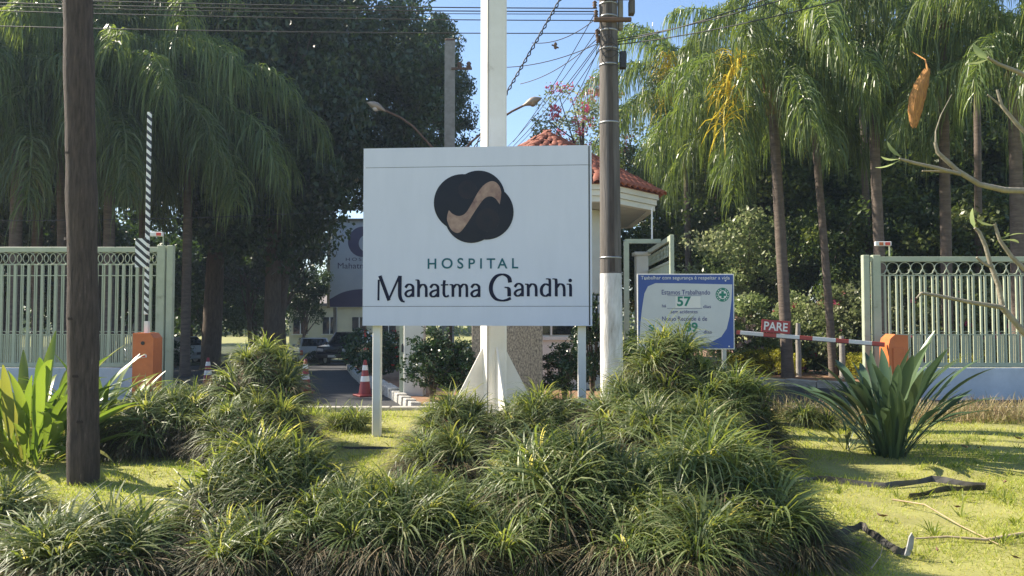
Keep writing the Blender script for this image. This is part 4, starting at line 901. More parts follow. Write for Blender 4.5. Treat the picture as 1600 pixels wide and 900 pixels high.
tag(put("lawn_weeds", mesh_np("lawn_weeds", V, F, l_lawn, A)), "scattered weed tufts in the lawn", kind="stuff")
# rough dry grass along the far edge of the lawn
n = 5500; x = np.where(rng.random(n) < .72, rng.uniform(5.6, 9.5, n), rng.uniform(4.0, 5.6, n)); y = rng.uniform(10.7, 12.15, n)
V, F, A = blades(np.stack([x, y, np.zeros(n)], -1), rng.uniform(0, 6.28, n), rng.uniform(.12, .42, n), np.radians(rng.uniform(0, 50, n)), np.radians(rng.uniform(20, 100, n)), np.full(n, .011), K=4, rnd=rng.random(n) ** 1.5)
tag(put("dry_grass", mesh_np("dry_grass", V, F, l_dry, A)), "straw-coloured rough grass along the lawn's far edge", kind="stuff")
n = 5000; x = rng.uniform(-9, -3, n); y = rng.uniform(11.3, 12.15, n)
V, F, A = blades(np.stack([x, y, np.zeros(n)], -1), rng.uniform(0, 6.28, n), rng.uniform(.08, .28, n), np.radians(rng.uniform(0, 50, n)), np.radians(rng.uniform(20, 100, n)), np.full(n, .010), K=3, rnd=rng.random(n) * .5)
tag(put("rough_grass", mesh_np("rough_grass", V, F, l_lawn, A)), "rough green grass along the kerb by the drive", kind="stuff")

# ------------------------------------------------------------ paddle-leaved plants
def paddle(nm, petiole, blade, width, bend, m, fold=.25, K=10, tear=0):
    """upright stalk that widens into one long pointed leaf, folded along the midrib"""
    L = petiole + blade; s = np.linspace(0, 1, K + 1 + 5); th = bend * s ** 1.8
    dx, dz = np.sin(th), np.cos(th); px = np.concatenate([[0], np.cumsum(dx[:-1]) * L / (len(s) - 1)]); pz = np.concatenate([[0], np.cumsum(dz[:-1]) * L / (len(s) - 1)])
    t0 = petiole / L; V = []; F = []
    for i, si in enumerate(s):
        if si < t0: w = .012
        else: q = (si - t0) / (1 - t0); w = width / 2 * (math.sin(math.pi * min(1, q ** .75 * .97 + .03)) ** .8) + .004
        nx, nz = -math.cos(th[i]), math.sin(th[i])
        ey = w * (1 + .05 * math.sin(i * 1.7)); f = w * fold
        V += [(px[i] + nx * f, -ey, pz[i] + nz * f), (px[i], 0, pz[i]), (px[i] + nx * f, ey, pz[i] + nz * f)]
    for i in range(len(s) - 1): b = i * 3; F += [(b, b + 1, b + 4, b + 3), (b + 1, b + 2, b + 5, b + 4)]
    return mesh_np(nm, V, F, m, np.full(len(V), random.random()), smooth=True)
def clump(name, px, Y, metas, n, h, label, cat, spread, lean, group=None, azb=None):
    e = empty(name, (at(px, 500, Y).x, Y, 0), 0, label, cat, group)
    for i in range(n):
        a = random.uniform(0, 6.28) if azb is None else random.gauss(*azb); k = random.random() ** .7; ln = lean[0] + (lean[1] - lean[0]) * k
        s = h * random.uniform(.72, 1.1) * (1 - .2 * k)
        put("leaf", random.choice(metas), e, (spread * random.random() * math.cos(a), spread * random.random() * math.sin(a), -.02), (Matrix.Rotation(a, 3, 'Z') @ Matrix.Rotation(ln, 3, 'Y') @ Matrix.Rotation(random.uniform(-.6, .6), 3, 'Z')).to_euler(), (s, s, s))
    return e
can = [paddle("leaf", .26, .74, .074, random.uniform(.3, 1.4), l_canna) for _ in range(10)]
stl = [paddle("leaf", .50, .50, .066, random.uniform(.15, 1.1), l_strel) for _ in range(8)]
clump("canna_plant", 50, 8.2, can, 120, 1.5, "bright green broad-leaved clump beside the dark wooden pole", "plant", .45, (.05, 1.15))
clump("canna_plant", 165, 8.8, can, 60, 1.3, "leafy green clump between the wooden pole and orange barrier box", "plant", .2, (.05, .95))
st = clump("bird_of_paradise_plant", 1386, 8.45, stl, 95, 1.5, "spiky grey-green plant with upright paddle leaves before the lowered barrier", "plant", .22, (.0, .72))
clump("bird_of_paradise_plant", 1318, 8.75, stl + can[:1], 20, .62, "small leaning leafy plant at the side of the tall spiky plant", "plant", .12, (.4, 1.2))
# ------------------------------------------------------------ black plastic lawn edging, twigs, litter
def ribbon(pts, h, label, twist=None):
    P = [gpt(*p[:2]) + Vector((0, 0, p[2] if len(p) > 2 else 0)) for p in pts]; P = catmull3(P, 5); mb = MB(); vs = []
    for i, p in enumerate(P):
        t = (P[min(i + 1, len(P) - 1)] - P[max(0, i - 1)]); t.z = 0; t.normalize(); nn = Vector((-t.y, t.x, 0)) * (.25 + .2 * math.sin(i * .9)); hh = h * (1 + .15 * math.sin(i * 1.3))
        vs += [p + Vector((0, 0, .0)), p + nn * hh + Vector((0, 0, hh)), p + nn * hh + Vector((.006, .006, hh)), p + Vector((.006, .006, 0))]
    n = len(P); mb.add(vs, [(i * 4 + j, i * 4 + (j + 1) % 4, i * 4 + 4 + (j + 1) % 4, i * 4 + 4 + j) for i in range(n - 1) for j in range(4)], False)
    return tag(mb.build("lawn_edging", m_edging), label, "lawn edging", "loose black lawn edging")
def catmull3(P, n):
    P = [P[0] * 2 - P[1]] + P + [P[-1] * 2 - P[-2]]; out = []
    for i in range(1, len(P) - 2):
        for k in range(n): t = k / n; out.append(P[i].lerp(P[i + 1], t) if True else None)
    out.append(P[-2]); return out
ribbon([(1250, 757), (1278, 752), (1385, 764), (1458, 753), (1540, 764)], .05, "long black plastic edging strip bent across the sunlit lawn")
ribbon([(1538, 766), (1480, 768), (1418, 780)], .05, "black edging strip folded back from the long strip's end")
e2 = ribbon([(1252, 832), (1300, 848, .02), (1322, 842, .03), (1345, 838, .05), (1362, 846, .03), (1400, 866), (1418, 868)], .045, "buckled black edging strip lying near the drooping grass")
w0 = gpt(1418, 868); mb = MB(); mb.prism([(-.02, 0), (.012, 0), (.034, .05), (.045, .12), (.03, .15), (.012, .12), (-.005, .05)], -.006, .006, 'y'); tag(mb.build("edging_end", m_stub, None, w0), "white curled end of edging strip standing up in the lawn", "lawn edging", "loose black lawn edging")
ribbon([(505, 700), (560, 702), (640, 702), (690, 700)], .03, "thin black edging line beneath the sign's leg")
def stick(pts, r, label, m=m_straw):
    mb = MB(); P = [gpt(*p[:2]) + Vector((0, 0, .02 + (p[2] if len(p) > 2 else 0))) for p in pts]; mb.tube(P, [r * (1 - .6 * i / (len(P) - 1)) for i in range(len(P))], 6); return tag(mb.build("dry_stalk", m), label, "dry stalk", "dry stalks on the lawn")
stick([(1600, 838), (1540, 848), (1480, 843), (1430, 846)], .014, "long dry palm stalk lying across the lawn's corner")
stick([(1395, 790, .03), (1445, 800, .04), (1500, 825), (1560, 855)], .008, "thin pale stalk slanting past the folded edging")
stick([(1216, 888), (1260, 886), (1300, 886), (1320, 895)], .008, "pale curved twig at the bottom edge near drooping grass")
stick([(1360, 895), (1375, 880, .02), (1380, 870, .05)], .005, "short dry twig sticking up near the buckled strip")
stick([(160, 690), (230, 694), (290, 694)], .012, "thin fallen stick behind the wooden pole", m_deadleaf)
stick([(388, 800), (400, 790, .02), (420, 770, .08)], .004, "fine dry stem leaning from the front mound")
dl = []
for k in range(5):
    s = .05 + .02 * k / 4; mb = MB(); mb.add([(-s, 0, .012), (-s * .3, s * .35, .03), (s * .5, s * .3, .02), (s, 0, .05), (s * .4, -s * .35, .012), (-s * .4, -s * .3, .02), (0, 0, .0)], [(0, 1, 6), (1, 2, 6), (2, 3, 6), (3, 4, 6), (4, 5, 6), (5, 0, 6)]); dl.append(mb.mesh("fallen_leaf", m_deadleaf))
spots = [(1465, 870), (1530, 705), (1508, 704), (1380, 815), (1590, 690), (265, 768), (60, 745), (75, 742), (1340, 860), (1585, 880), (1495, 800), (240, 745), (1290, 880), (1570, 760)]
for i, (px, py) in enumerate(spots):
    g = gpt(px, py); tag(put("fallen_leaf", dl[i % 5], None, (g.x, g.y, .035), (random.uniform(-.3, .3), random.uniform(-.3, .3), random.uniform(0, 6)), random.uniform(.45, .9)), "small curled brown dead leaf lying on the lawn", "leaf", "fallen leaves on the lawn")
# ------------------------------------------------------------ leafy bushes
def bush_mesh(nm, rad, n, per, lsize, m, cr=.2, ratio=.5, inner=.35, up=.35):
    c = ellipsoid_centres(n, rad, inner, -.75); P, Q = clump_points(c, rng.uniform(.7, 1.3, n) * cr, per)
    V, F, A = leaves(P, lsize, ratio, rnd=Q, up=up); return mesh_np(nm, V, F, m, A)
def stems(e, h, r, k=5, m=m_bark):
    for i in range(k):
        a = i * 6.28 / k + .3; MB().tube([(0, 0, -.05), (r * .3 * math.cos(a), r * .3 * math.sin(a), h * .4), (r * .7 * math.cos(a), r * .7 * math.sin(a), h * .85)], [.03, .02, .008], 6).build("stem", m, e)
bm1 = bush_mesh("foliage", (.52, .45, .72), 70, 60, .075, l_bush, .17)
for i, (px, Y, top, sx, lab) in enumerate(((676, 13.0, 515, 1.0, "dark clipped bush beside the pale gate pillar"), (718, 12.9, 536, .8, "dark bush squeezed against the granite block"), (882, 13.2, 540, .85, "dark bush beneath the gatehouse window"), (925, 13.8, 470, .8, "tall dark shrub between the sign's leg and utility pole"), (990, 14.2, 520, .8, "dark shrub behind the safety board and utility pole"))):
    zt = at(px, top, Y).z; e = empty("bush", (at(px, 500, Y).x, Y, .05), 0, lab, "bush", "bushes around the gatehouse"); sc = zt / 1.5
    put("foliage", bm1, e, (0, 0, zt * .5), (0, 0, i * 1.3), (sx, sx, sc)); stems(e, zt, .3 * sx)
bm2 = bush_mesh("foliage", (.85, .7, .62), 60, 70, .09, l_bush, .25); fl = bush_mesh("blossoms", (.9, .75, .62), 16, 4, .07, l_redf, .07, .8, .8)
e = empty("flowering_bush", (at(592, 500, 18.8).x, 18.8, gz(18.8)), 0, "rounded bush with red flowers beside the drive kerb", "bush"); put("foliage", bm2, e, (0, 0, .75)); put("blossoms", fl, e, (0, 0, .75)); stems(e, .9, .4)
for px, Y, s, lab in ((275, 33, .9, "low dark bush beyond the gate's end posts"), (500, 39, .55, "low hedge bush in front of the white hatchback"), (420, 37, .8, "dark bush at the foot of the big tree's trunk")):
    e = empty("bush", (at(px, 500, Y).x, Y, gz(Y)), 0, lab, "bush", "bushes along the far drive"); put("foliage", bm2, e, (0, 0, .7 * s), (0, 0, px), (s * 1.6, s, s)); stems(e, .8 * s, .4)
# yellow-green hedge
hm = bush_mesh("foliage", (.85, .45, .42), 60, 80, .06, l_hedge, .16)
for i, (px, Y, lab) in enumerate(((1168, 20.5, "yellow-green hedge clump right behind the safety board's post"), (1213, 20.0, "yellow-green hedge clump below the PARE plate"), (1345, 18.6, "small yellow-green hedge clump behind the spiky plant"), (1520, 17.6, "low yellow-green hedge clump seen through the paired-bar gate"), (1590, 17.4, "yellow-green hedge clump at the picture's edge behind the gate"))):
    e = empty("hedge_clump", (at(px, 500, Y).x, Y, gz(Y)), 0, lab, "hedge", "yellow-green hedge clumps"); put("foliage", hm, e, (0, 0, .42), (0, 0, i * 2.1), (.95, 1, .95 if i != 2 else .75)); stems(e, .5, .4)
# bougainvillea hedge
bgm = [bush_mesh("foliage", (1.15, .8, 1.25), 110, 85, .11, l_boug, .28, .62, .3, .5) for _ in range(2)]
bgf = [bush_mesh("blossoms", (1.2, .85, 1.2), 26, 9, .10, l_pink, .10, .85, .8), bush_mesh("blossoms", (.8, .7, .8), 40, 16, .09, l_palepink, .14, .85, .6)]
for i, (px, Y, zc, s, f, lab) in enumerate(((1160, 21.0, 1.25, .95, 1, "flowering hedge bush with pale pink blossom behind the PARE plate"), (1255, 21.5, 1.2, 1.0, 0, "leafy flowering hedge bush between two palm trunks beyond the lowered arm"), (1325, 20.5, 1.35, 1.05, 0, "flowering hedge bush with red-pink sprigs near the paired-bar gate post"), (1405, 19.5, 1.3, 1.1, 0, "flowering hedge bush behind the lowered barrier's box"), (1475, 19.0, 1.3, 1.1, 0, "flowering hedge bush behind the middle of the paired-bar gate"), (1545, 18.6, 1.25, 1.1, 0, "flowering hedge bush behind the frangipani branches"), (1615, 18.3, 1.25, 1.1, 0, "flowering hedge bush at the picture's edge"))):
    e = empty("bougainvillea", (at(px, 500, Y).x, Y, gz(Y)), 0, lab, "bush", "flowering bougainvillea hedge")
    put("foliage", bgm[i % 2], e, (0, 0, zc), (0, 0, i * 1.9), (s, s, s)); put("blossoms", bgf[f], e, (0, 0, zc), (0, 0, i * 2.7), (s, s, s)); stems(e, 1.6, .7, 7)
# small fence posts in the hedge
for px, Y, h, lab in ((1247, 19.2, 1.5, "weathered wooden fence post beside the stout palm trunk"), (1315, 18.2, 1.15, "short wooden fence post beside the slim palm trunk")):
    mb = MB(); zz = np.linspace(-.1, h, 7); mb.tube([(random.uniform(-.006, .006), 0, z) for z in zz], [.075, .072, .07, .07, .068, .066, .055], 10); tag(mb.build("fence_post", m_concrete, None, (at(px, 500, Y).x, Y, gz(Y))), lab, "post", "hedge fence posts")

# ------------------------------------------------------------ palms
def frond_mesh(nm, Lr, up, bend, nl, ll, m, w=.034):
    s = np.linspace(0, 1, 40); th = R(up) + R(bend) * s ** 1.25; st_ = Lr / 39
    rx = np.concatenate([[0], np.cumsum(np.sin(th[:-1])) * st_]); rz = np.concatenate([[0], np.cumsum(np.cos(th[:-1])) * st_])
    tz = np.stack([np.sin(th), np.zeros(40), np.cos(th)], -1); nz = np.stack([-np.cos(th), np.zeros(40), np.sin(th)], -1)
    V, F, A = [], [], []
    q = np.concatenate([rng.uniform(.14, 1, nl), rng.uniform(.14, 1, nl)]); side = np.concatenate([np.ones(nl), -np.ones(nl)]); N = 2 * nl
    root = np.stack([np.interp(q, s, rx), np.zeros(N), np.interp(q, s, rz)], -1)
    T = np.stack([np.interp(q, s, tz[:, k]) for k in range(3)], -1); Nn = np.stack([np.interp(q, s, nz[:, k]) for k in range(3)], -1)
    d0 = .45 * T + side[:, None] * np.array([0, 1, 0]) * rng.uniform(.25, 1.1, N)[:, None] + Nn * rng.uniform(-.6, 1.0, N)[:, None] + rng.normal(0, .18, (N, 3)); d0 /= np.linalg.norm(d0, axis=1)[:, None]
    Lf = ll * (.35 + .65 * np.sin(math.pi * np.clip((q - .08) / .95, 0, 1)) ** .6) * rng.uniform(.5, 1.2, N)
    g = rng.uniform(.5, 1.1, N); K = 4; t = np.linspace(0, 1, K + 1)
    pos = root[:, None] + Lf[:, None, None] * (d0[:, None] * (t - .55 * t ** 2)[None, :, None] + np.array([0, 0, -1])[None, None] * (g[:, None] * t[None] ** 1.7)[..., None])
    wd = T + rng.normal(0, .75, (N, 3)); wd /= np.linalg.norm(wd, axis=1)[:, None]
    sh_ = np.interp(t, [0, .25, .7, 1], [.5, 1, .7, .1]); off = wd[:, None] * (w * .5 * rng.uniform(.7, 1.2, N)[:, None] * sh_[None])[..., None]
    Vv = np.stack([pos - off, pos + off], 2).reshape(-1, 3); base = (np.arange(N) * (K + 1) * 2)[:, None]; i = np.arange(K)[None] * 2
    Fv = np.stack([base + i, base + i + 1, base + i + 3, base + i + 2], -1).reshape(-1, 4)
    parts = [(Vv, Fv, np.repeat(np.clip(rng.beta(2, 2.5, N), 0, 1), (K + 1) * 2))]
    rr = np.linspace(.035, .006, 40); ring_ = []
    for a in range(4): ring_.append(np.stack([rx, np.zeros(40), rz], -1) + (np.cos(a * math.pi / 2) * nz + np.sin(a * math.pi / 2) * np.array([0, 1, 0])) * rr[:, None])
    Vr = np.stack(ring_, 1).reshape(-1, 3); Fr = np.array([(j * 4 + a, j * 4 + (a + 1) % 4, j * 4 + 4 + (a + 1) % 4, j * 4 + 4 + a) for j in range(39) for a in range(4)])
    parts.append((Vr, Fr, np.full(len(Vr), .9)))
    V, F, A = join_np(parts); return mesh_np(nm, V, F, m, A)
FR = [[frond_mesh("frond", 3.5, u, b, 150, 1.1, l_palm, .031) for _ in range(2)] for u, b in ((14, 105), (32, 118), (52, 112), (74, 100), (95, 78))]
FD = frond_mesh("dry_frond", 2.8, 110, 65, 60, .6, l_palmdry)
def strand_mesh():
    n = 130; s = rng.random(n); root = np.stack([.55 * s, rng.normal(0, .03, n), .15 - .75 * s ** 2], -1)
    V, F, A = blades(root, rng.uniform(0, 6.28, n), rng.uniform(.3, .65, n), np.radians(rng.uniform(60, 120, n)), np.radians(rng.uniform(40, 90, n)), np.full(n, .022), K=3); return mesh_np("flower_bunch", V, F, l_inflo, A)
IN = strand_mesh()
def palm(pxb, pxt, pyt, Y, wpx, label, nf=17, scale=1.0, crown=True, flowers=(), seed=0, group="queen palms along the hedge", rise=.9):
    base = at(pxb, 500, Y); top = at(pxt, pyt, Y); z0 = gz(Y); e = empty("palm_tree", (base.x, Y, z0), 0, label, "palm tree", group)
    r = wpx / 2 * Y / 1156 * .74; H = top.z - z0; dx = top.x - base.x; mb = MB(); n = 44; zz = np.linspace(-.1, H, n)
    mb.tube([(dx * (max(z, 0) / H) ** 1.2, 0, z) for z in zz], [r * (1.12 - .22 * z / H + (.25 * math.exp(-z / .25) if z >= 0 else .25)) * (1 + (.028 if i % 2 else -.02) + random.uniform(-.012, .012)) for i, z in enumerate(zz)], 16); mb.build("trunk", m_palmbark, e)
    if not crown:
        for k in range(7):
            a = k * .9; mb = MB(); mb.tube([(dx + r * .6 * math.cos(a), r * .6 * math.sin(a), H - .1), (dx + r * 1.1 * math.cos(a), r * 1.1 * math.sin(a), H + .06), (dx + r * 1.5 * math.cos(a), r * 1.5 * math.sin(a), H + random.uniform(.08, .22))], [.07, .06, .02], 6); mb.build("cut_frond_base", m_boots, e)
        return e
    mb = MB(); mb.tube([(dx, 0, H - .25), (dx, 0, H + .1), (dx, 0, H + .5), (dx, 0, H + .8)], [r * .95, r * 1.35, r * 1.15, r * .5], 12); mb.build("crown_shaft", m_boots, e)
    for k in range(10):
        a = k * 2.4; mb = MB(); mb.tube([(dx + r * math.cos(a), r * math.sin(a), H - .3 + .06 * k), (dx + r * 1.3 * math.cos(a), r * 1.3 * math.sin(a), H + .05 + .06 * k), (dx + r * 1.9 * math.cos(a), r * 1.9 * math.sin(a), H + .3 + .06 * k)], [.075, .06, .03], 6); mb.build("frond_base", m_boots, e)
    nf = int(nf * (1.05 if pxb > 800 else 1.35))
    for k in range(nf):
        f = k / (nf - 1); lv = 0 if f < .13 else 1 if f < .34 else 2 if f < .56 else 3 if f < .8 else 4; a = k * 2.39996 + seed
        o = put("frond", FR[lv][k % 2], e, (dx + .1 * math.cos(a), .1 * math.sin(a), H + .7 - .55 * f), (random.uniform(-.12, .12), random.uniform(-.08, .08), a), scale * random.uniform(.88, 1.1))
    for a in flowers: put("flower_bunch", IN, e, (dx + 1.5 * scale * math.cos(a), 1.5 * scale * math.sin(a), H + .5), (0, 0, a), (1.5, 1.5, 2.6))
    return e
palm(1078, 1070, 150, 27, 13, "queen palm next to the gatehouse eave with yellow flower bunches", 19, 1.22, flowers=(4.2, 5.0), seed=.4)
palm(1124, 1118, 190, 29, 11, "slim queen palm behind the safety board", 17, 1.25, seed=1.1, flowers=(4.6,))
palm(1172, 1166, 205, 27, 11, "slim queen palm just beyond the safety board's edge with yellow flowers", 17, 1.22, seed=2.1, flowers=(4.4, 5.4))
palm(1230, 1207, 165, 19.0, 22, "stout queen palm rising behind the PARE plate", 20, 1.05, seed=.9, flowers=(3.9,))
palm(1301, 1264, 110, 19.2, 15, "curved queen palm between the PARE plate and paired-bar gate", 19, 1.05, seed=1.7)
palm(1380, 1362, 132, 17.6, 21, "beheaded palm trunk without fronds behind the gate's corner post", crown=False)
palm(1480, 1472, 45, 18.0, 21, "queen palm behind the gate with an orange dry spathe hanging from it", 18, 1.05, seed=2.6)
palm(1592, 1584, 105, 16.3, 26, "thick queen palm at the picture's edge behind frangipani branches", 20, 1.0, seed=.2)
palm(1360, 1340, -40, 23.5, 14, "tall queen palm with its crown out of frame behind the beheaded trunk", 18, 1.1, seed=.6)
palm(1530, 1525, -20, 22, 14, "tall queen palm half hidden between two nearer palms", 17, 1.05, seed=1.3)
palm(20, 30, 190, 20.5, 24, "shaded queen palm at the picture's edge behind the barred gate", 22, 1.3, seed=.5, group="shaded palms behind the barred gate")
palm(170, 172, 175, 21.5, 22, "shaded queen palm hidden behind the dark wooden pole", 22, 1.3, seed=1.9, group="shaded palms behind the barred gate")
palm(290, 296, 205, 23.5, 18, "shaded queen palm with drooping crown above the striped barrier arm", 23, 1.3, seed=2.7, group="shaded palms behind the barred gate")
palm(-110, -100, 90, 21.0, 24, "shaded queen palm mostly outside the frame behind the gate", 20, 1.3, seed=.1, group="shaded palms behind the barred gate")
palm(100, 95, 120, 22.5, 20, "shaded queen palm deeper in shade between its neighbours", 20, 1.3, seed=.8, group="shaded palms behind the barred gate")
palm(60, 55, 20, 24.5, 20, "tall shaded queen palm above its lower neighbours by the wooden pole", 20, 1.4, seed=1.2, group="shaded palms behind the barred gate")
palm(225, 228, 20, 25.5, 20, "tall shaded queen palm above the striped arm's top", 20, 1.4, seed=2.2, group="shaded palms behind the barred gate")
# dry orange spathe
p = at(1449, 108, 15.4); q = at(1428, 200, 15.4); mb = MB(); vs = []; ns, na = 14, 9
for i_ in range(ns + 1):
    t = i_ / ns; c = p.lerp(q, t) + Vector((.07 * math.sin(t * 3.1) * -1, 0, 0)); w_ = .165 * (math.sin(math.pi * min(1, .06 + t * .9)) ** .65) * (1 + .05 * math.sin(i_ * 2.1))
    for k_ in range(na):
        an = R(-115 + 230 * k_ / (na - 1)); rr_ = w_ * (1 + .05 * (k_ % 2)); vs.append(c + Vector((rr_ * math.sin(an), -rr_ * .6 * math.cos(an), .02 * math.sin(k_ * 1.9))))
mb.add(vs, [(i_ * na + k_, i_ * na + k_ + 1, (i_ + 1) * na + k_ + 1, (i_ + 1) * na + k_) for i_ in range(ns) for k_ in range(na - 1)])
mb.tube([p, p + Vector((.05, .15, .25)), p + Vector((.16, .9, .7))], [.022, .014, .012], 6)
tag(mb.build("palm_spathe", m_fibre), "orange dried palm spathe hanging among the fronds", "palm spathe")
# ------------------------------------------------------------ broadleaf trees
def tree_mesh(nm, rad, n, per, ls, m, cr, inner=.4, zlow=-.85):
    c = ellipsoid_centres(n, rad, inner, zlow); c += rng.normal(0, .25, c.shape)
    P, Q = clump_points(c, rng.uniform(.6, 1.35, n) * cr, per); V, F, A = leaves(P, ls, .52, rnd=Q); return mesh_np(nm, V, F, m, A), c
big, bigc = tree_mesh("crown", (6.4, 4.6, 6.0), 330, 210, .25, l_tree, 1.0, .35)
mid, midc = tree_mesh("crown", (4.2, 3.6, 4.6), 190, 200, .22, l_tree, .9, .3)
wod, wodc = tree_mesh("crown", (3.6, 3.0, 3.8), 170, 170, .19, l_wood, .75, .25)
udk, udkc = tree_mesh("crown", (2.6, 2.0, 1.9), 110, 120, .19, l_tree, .55, .2)
und, undc = tree_mesh("crown", (2.6, 2.0, 1.9), 110, 130, .16, l_wood, .55, .2)
def tree(px, Y, cpx, cpy, crown, cc, sc, label, group, tr=.28, rot=0.0, name="tree"):
    b = at(px, 500, Y); z0 = gz(Y); c = at(cpx, cpy, Y); e = empty(name, (b.x, Y, z0), 0, label, "tree", group); C3 = Vector((c.x - b.x, 0, c.z - z0))
    put("crown", crown, e, C3, (0, 0, rot), sc); S3 = Vector(sc) if hasattr(sc, '__len__') else Vector((sc,) * 3)
    mb = MB(); fork = Vector((C3.x * .45, 0, max(.8, C3.z - 3.2 * S3.z))); mb.tube([(0, 0, -.2), (0, 0, .15), fork * .5, fork, fork.lerp(C3, .45), C3 + Vector((0, 0, 1.2))], [tr * 1.5, tr * 1.1, tr, tr * .85, tr * .5, .06], 12)
    mb.build("trunk", m_bark, e); Rm = Matrix.Rotation(rot, 3, 'Z')
    for k in range(12):
        t = cc[int(rng.integers(len(cc)))]; t = C3 + Rm @ Vector((t[0] * S3.x, t[1] * S3.y, t[2] * S3.z)) * .85; s0 = fork.lerp(C3, random.uniform(0, .5)); md = s0.lerp(t, .5) + Vector((random.uniform(-.4, .4), random.uniform(-.4, .4), random.uniform(-.2, .5)))
        MB().tube([s0, s0.lerp(md, .5), md, t], [tr * .45, tr * .36, tr * .25, .02], 7).build("limb", m_bark, e)
    return e
GT = "dark broadleaf trees up the drive"; GW = "woodland trees behind the palms"
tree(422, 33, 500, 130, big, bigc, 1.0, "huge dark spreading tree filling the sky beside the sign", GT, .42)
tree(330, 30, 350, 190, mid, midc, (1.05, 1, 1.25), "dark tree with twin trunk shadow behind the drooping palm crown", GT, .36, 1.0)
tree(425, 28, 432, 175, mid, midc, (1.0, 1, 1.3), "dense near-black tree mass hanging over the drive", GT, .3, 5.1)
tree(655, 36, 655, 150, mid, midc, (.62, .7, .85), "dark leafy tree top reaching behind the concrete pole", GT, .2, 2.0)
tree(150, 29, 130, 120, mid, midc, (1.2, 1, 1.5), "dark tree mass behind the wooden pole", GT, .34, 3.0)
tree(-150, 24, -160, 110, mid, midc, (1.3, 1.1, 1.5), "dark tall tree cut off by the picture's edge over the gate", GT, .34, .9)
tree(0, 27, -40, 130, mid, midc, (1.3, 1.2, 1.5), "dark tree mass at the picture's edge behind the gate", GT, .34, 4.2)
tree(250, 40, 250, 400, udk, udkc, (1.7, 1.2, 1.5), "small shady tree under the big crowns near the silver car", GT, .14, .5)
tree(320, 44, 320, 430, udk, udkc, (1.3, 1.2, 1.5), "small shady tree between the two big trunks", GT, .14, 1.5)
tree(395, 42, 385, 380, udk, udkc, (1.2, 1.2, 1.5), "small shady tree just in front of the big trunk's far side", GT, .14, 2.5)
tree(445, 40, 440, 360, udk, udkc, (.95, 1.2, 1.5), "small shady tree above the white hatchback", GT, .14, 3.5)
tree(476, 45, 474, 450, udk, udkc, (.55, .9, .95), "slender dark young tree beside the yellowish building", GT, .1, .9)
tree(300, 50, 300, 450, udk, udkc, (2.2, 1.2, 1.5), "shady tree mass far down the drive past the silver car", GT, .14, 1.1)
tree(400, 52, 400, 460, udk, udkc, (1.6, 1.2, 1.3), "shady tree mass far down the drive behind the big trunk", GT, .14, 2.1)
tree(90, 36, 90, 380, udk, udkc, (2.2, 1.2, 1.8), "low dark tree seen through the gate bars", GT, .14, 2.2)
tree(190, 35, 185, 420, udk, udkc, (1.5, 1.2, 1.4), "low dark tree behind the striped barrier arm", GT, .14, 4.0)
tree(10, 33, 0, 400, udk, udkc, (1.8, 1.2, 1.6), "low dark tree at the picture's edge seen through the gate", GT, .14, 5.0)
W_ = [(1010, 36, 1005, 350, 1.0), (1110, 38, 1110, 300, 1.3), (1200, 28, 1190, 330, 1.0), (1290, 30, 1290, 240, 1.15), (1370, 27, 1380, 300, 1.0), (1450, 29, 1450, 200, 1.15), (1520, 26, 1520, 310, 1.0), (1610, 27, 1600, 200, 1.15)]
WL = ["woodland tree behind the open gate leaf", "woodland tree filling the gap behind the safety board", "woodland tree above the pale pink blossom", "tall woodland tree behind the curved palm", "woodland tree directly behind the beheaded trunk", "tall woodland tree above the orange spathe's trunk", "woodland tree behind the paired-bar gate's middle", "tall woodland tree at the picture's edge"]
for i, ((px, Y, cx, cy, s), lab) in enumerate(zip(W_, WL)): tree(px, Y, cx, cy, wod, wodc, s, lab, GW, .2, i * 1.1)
unl, unlc = tree_mesh("crown", (2.6, 2.0, 1.9), 110, 120, .16, l_boug, .5, .2)  # undergrowth crown in paler leaves, sunlight put into the colour
for i, (px, Y, cy, s, lab) in enumerate(((1040, 35, 420, 1.35, "shady undergrowth bush behind the safety board's top edge"), (1170, 25.5, 420, 1.0, "undergrowth bush in paler sunlit-toned leaves behind slim palm trunks"), (1290, 24.5, 420, .95, "dark undergrowth bush behind the curved palm's trunk"), (1400, 24, 400, 1.0, "dark undergrowth bush behind the gate's reflector bar"), (1510, 23.5, 400, 1.0, "dark undergrowth bush behind the frangipani branch"), (1600, 23, 390, 1.0, "dark undergrowth bush at the picture's edge behind the gate"))):
    tree(px, Y, px, cy, *((unl, unlc) if i in (1,) else (und, undc)), s, lab, "undergrowth behind the flowering hedge", .08, i * .7, "undergrowth_tree")
# pink flowering tree behind the gatehouse roof
pk, pkc = tree_mesh("crown", (2.6, 2.0, 1.9), 60, 60, .17, l_boug, .5, .3); pkf, _ = tree_mesh("blossoms", (2.3, 1.8, 1.6), 34, 40, .17, l_pink, .34, .75)
e = tree(905, 34, 912, 205, pk, pkc, (1.05, 1, .95), "pink flowering tree behind the gatehouse roof", None, .14); c = at(925, 185, 34); put("blossoms", pkf, e, (c.x - e.location.x, 0, c.z - e.location.z), (0, 0, .6))
fh, fhc = tree_mesh("crown", (3, 2.2, 2.2), 60, 70, .26, l_wood, .7, .2)
for i, (px, Y, cy, s, lab) in enumerate(((210, 70, 440, 1.6, "distant pale tree glimpsed low between dark trunks"), (330, 72, 455, 1.5, "distant tree behind the big tree's trunk"), (400, 66, 470, 1.2, "distant sunlit tree just past the big trunk"), (560, 74, 440, 1.7, "distant tree behind the billboard"), (100, 70, 440, 1.7, "distant tree behind the gate bars"))):
    tree(px, Y, px, cy, fh, fhc, s, lab, "distant trees beyond the drive", .2, i * 1.3, "distant_tree")
far = MB(); zz = 0
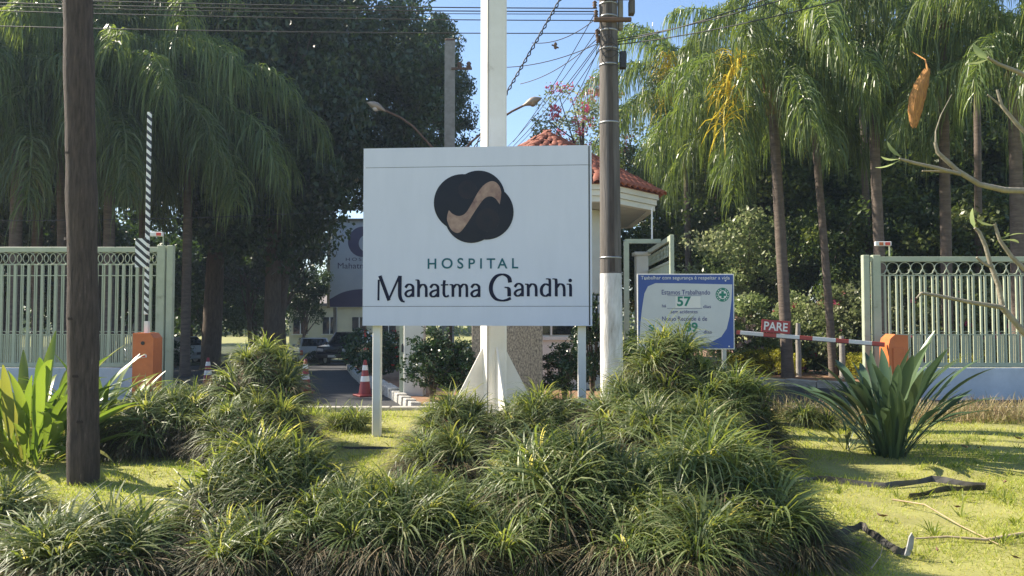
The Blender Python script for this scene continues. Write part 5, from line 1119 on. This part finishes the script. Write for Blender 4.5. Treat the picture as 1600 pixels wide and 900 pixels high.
V, F, A = leaves(np.stack([rng.uniform(-150, 150, 26000), rng.uniform(95, 110, 26000), rng.random(26000) ** 1.4 * (5 + 2 * np.sin(rng.uniform(0, 6, 26000))) - 1.2], -1), .9, .6)
tag(put("far_woods", mesh_np("far_woods", V, F, l_wood, A)), "far belt of trees along the horizon", kind="stuff")

# ------------------------------------------------------------ frangipani in front at the picture's edge
FY = 5.9; fo = at(1790, 500, FY); fg = empty("frangipani_tree", (fo.x, FY, 0), 0, "bare grey frangipani branches reaching in from the picture's edge", "tree")
def fp3(px, py, dy=0.0): p = at(px, py, FY + dy); return (p.x - fo.x, dy, p.z)
MB().tube([(0, 0, -.1), (0, 0, .3), fp3(1770, 560), fp3(1740, 470)], [.14, .11, .095, .07], 12).build("trunk", m_plum, fg)
BR = [([(1745, 480), (1690, 380), (1650, 320), (1610, 298), (1570, 297), (1530, 288), (1498, 268)], .05, .032, 0), ([(1500, 270), (1478, 250), (1465, 238), (1461, 222)], .03, .022, 0), ([(1500, 272), (1462, 262), (1430, 255), (1405, 248)], .027, .017, -.02), ([(1494, 270), (1470, 268), (1441, 267)], .016, .011, .03), ([(1462, 222), (1462, 205), (1470, 180), (1487, 148)], .012, .005, .05),
      ([(1690, 380), (1660, 220), (1630, 135), (1590, 112), (1560, 100), (1543, 90)], .04, .02, .15), ([(1660, 260), (1625, 230), (1590, 195), (1565, 165), (1558, 140)], .036, .018, .2), ([(1590, 195), (1570, 170), (1543, 148)], .022, .012, .22),
      ([(1760, 620), (1680, 580), (1630, 545), (1600, 520), (1566, 480)], .05, .036, -.1), ([(1566, 480), (1520, 473), (1470, 463), (1440, 458)], .03, .019, -.12), ([(1440, 458), (1432, 466)], .018, .012, -.12), ([(1566, 480), (1560, 445), (1548, 415), (1540, 385), (1530, 362), (1523, 356)], .034, .018, -.08), ([(1548, 417), (1535, 410), (1526, 402)], .022, .016, -.1),
      ([(1690, 500), (1630, 440), (1600, 420), (1580, 400), (1562, 375), (1554, 350)], .04, .02, .05)]
for pts, r0, r1, dy in BR:
    P = catmull3x = [Vector(fp3(x, y, dy)) for x, y in pts]; n = len(P); MB().tube(P, [(r0 + (r1 - r0) * i / (n - 1)) * random.uniform(.54, .64) for i in range(n)], 10).build("branch", m_plum, fg)
lf = paddle("leaf", .02, .17, .06, .5, l_frang)
for px, py, dy, ry, rz in ((1406, 248, -.02, -95, 10), (1406, 250, -.02, -115, -10), (1408, 245, -.02, -50, 0), (1543, 92, .15, -60, 15), (1545, 92, .15, -100, -30), (1556, 352, .05, -80, 0), (1562, 376, .05, 85, 15), (1566, 372, .05, 70, -20), (1600, 275, 0, 80, 0), (1524, 357, -.08, -15, 0)):
    put("leaf", lf, fg, fp3(px, py, dy), (0, R(ry), R(rz)), random.uniform(.75, 1.05))

# ------------------------------------------------------------ the air: sunlit haze
hz = MB(); hz.box((0, 120, 14), (470, 400, 36)); hzm = bpy.data.materials.new("haze_air"); hzm.use_nodes = True; hn = hzm.node_tree; hn.nodes.clear()
ho = hn.nodes.new("ShaderNodeOutputMaterial"); pv = hn.nodes.new("ShaderNodeVolumePrincipled"); pv.inputs["Color"].default_value = (.62, .78, 1.0, 1); pv.inputs["Density"].default_value = .0008; pv.inputs["Anisotropy"].default_value = .3
hn.links.new(pv.outputs[0], ho.inputs["Volume"]); tag(hz.build("haze", hzm), "thin sunlit haze filling the air", kind="stuff")
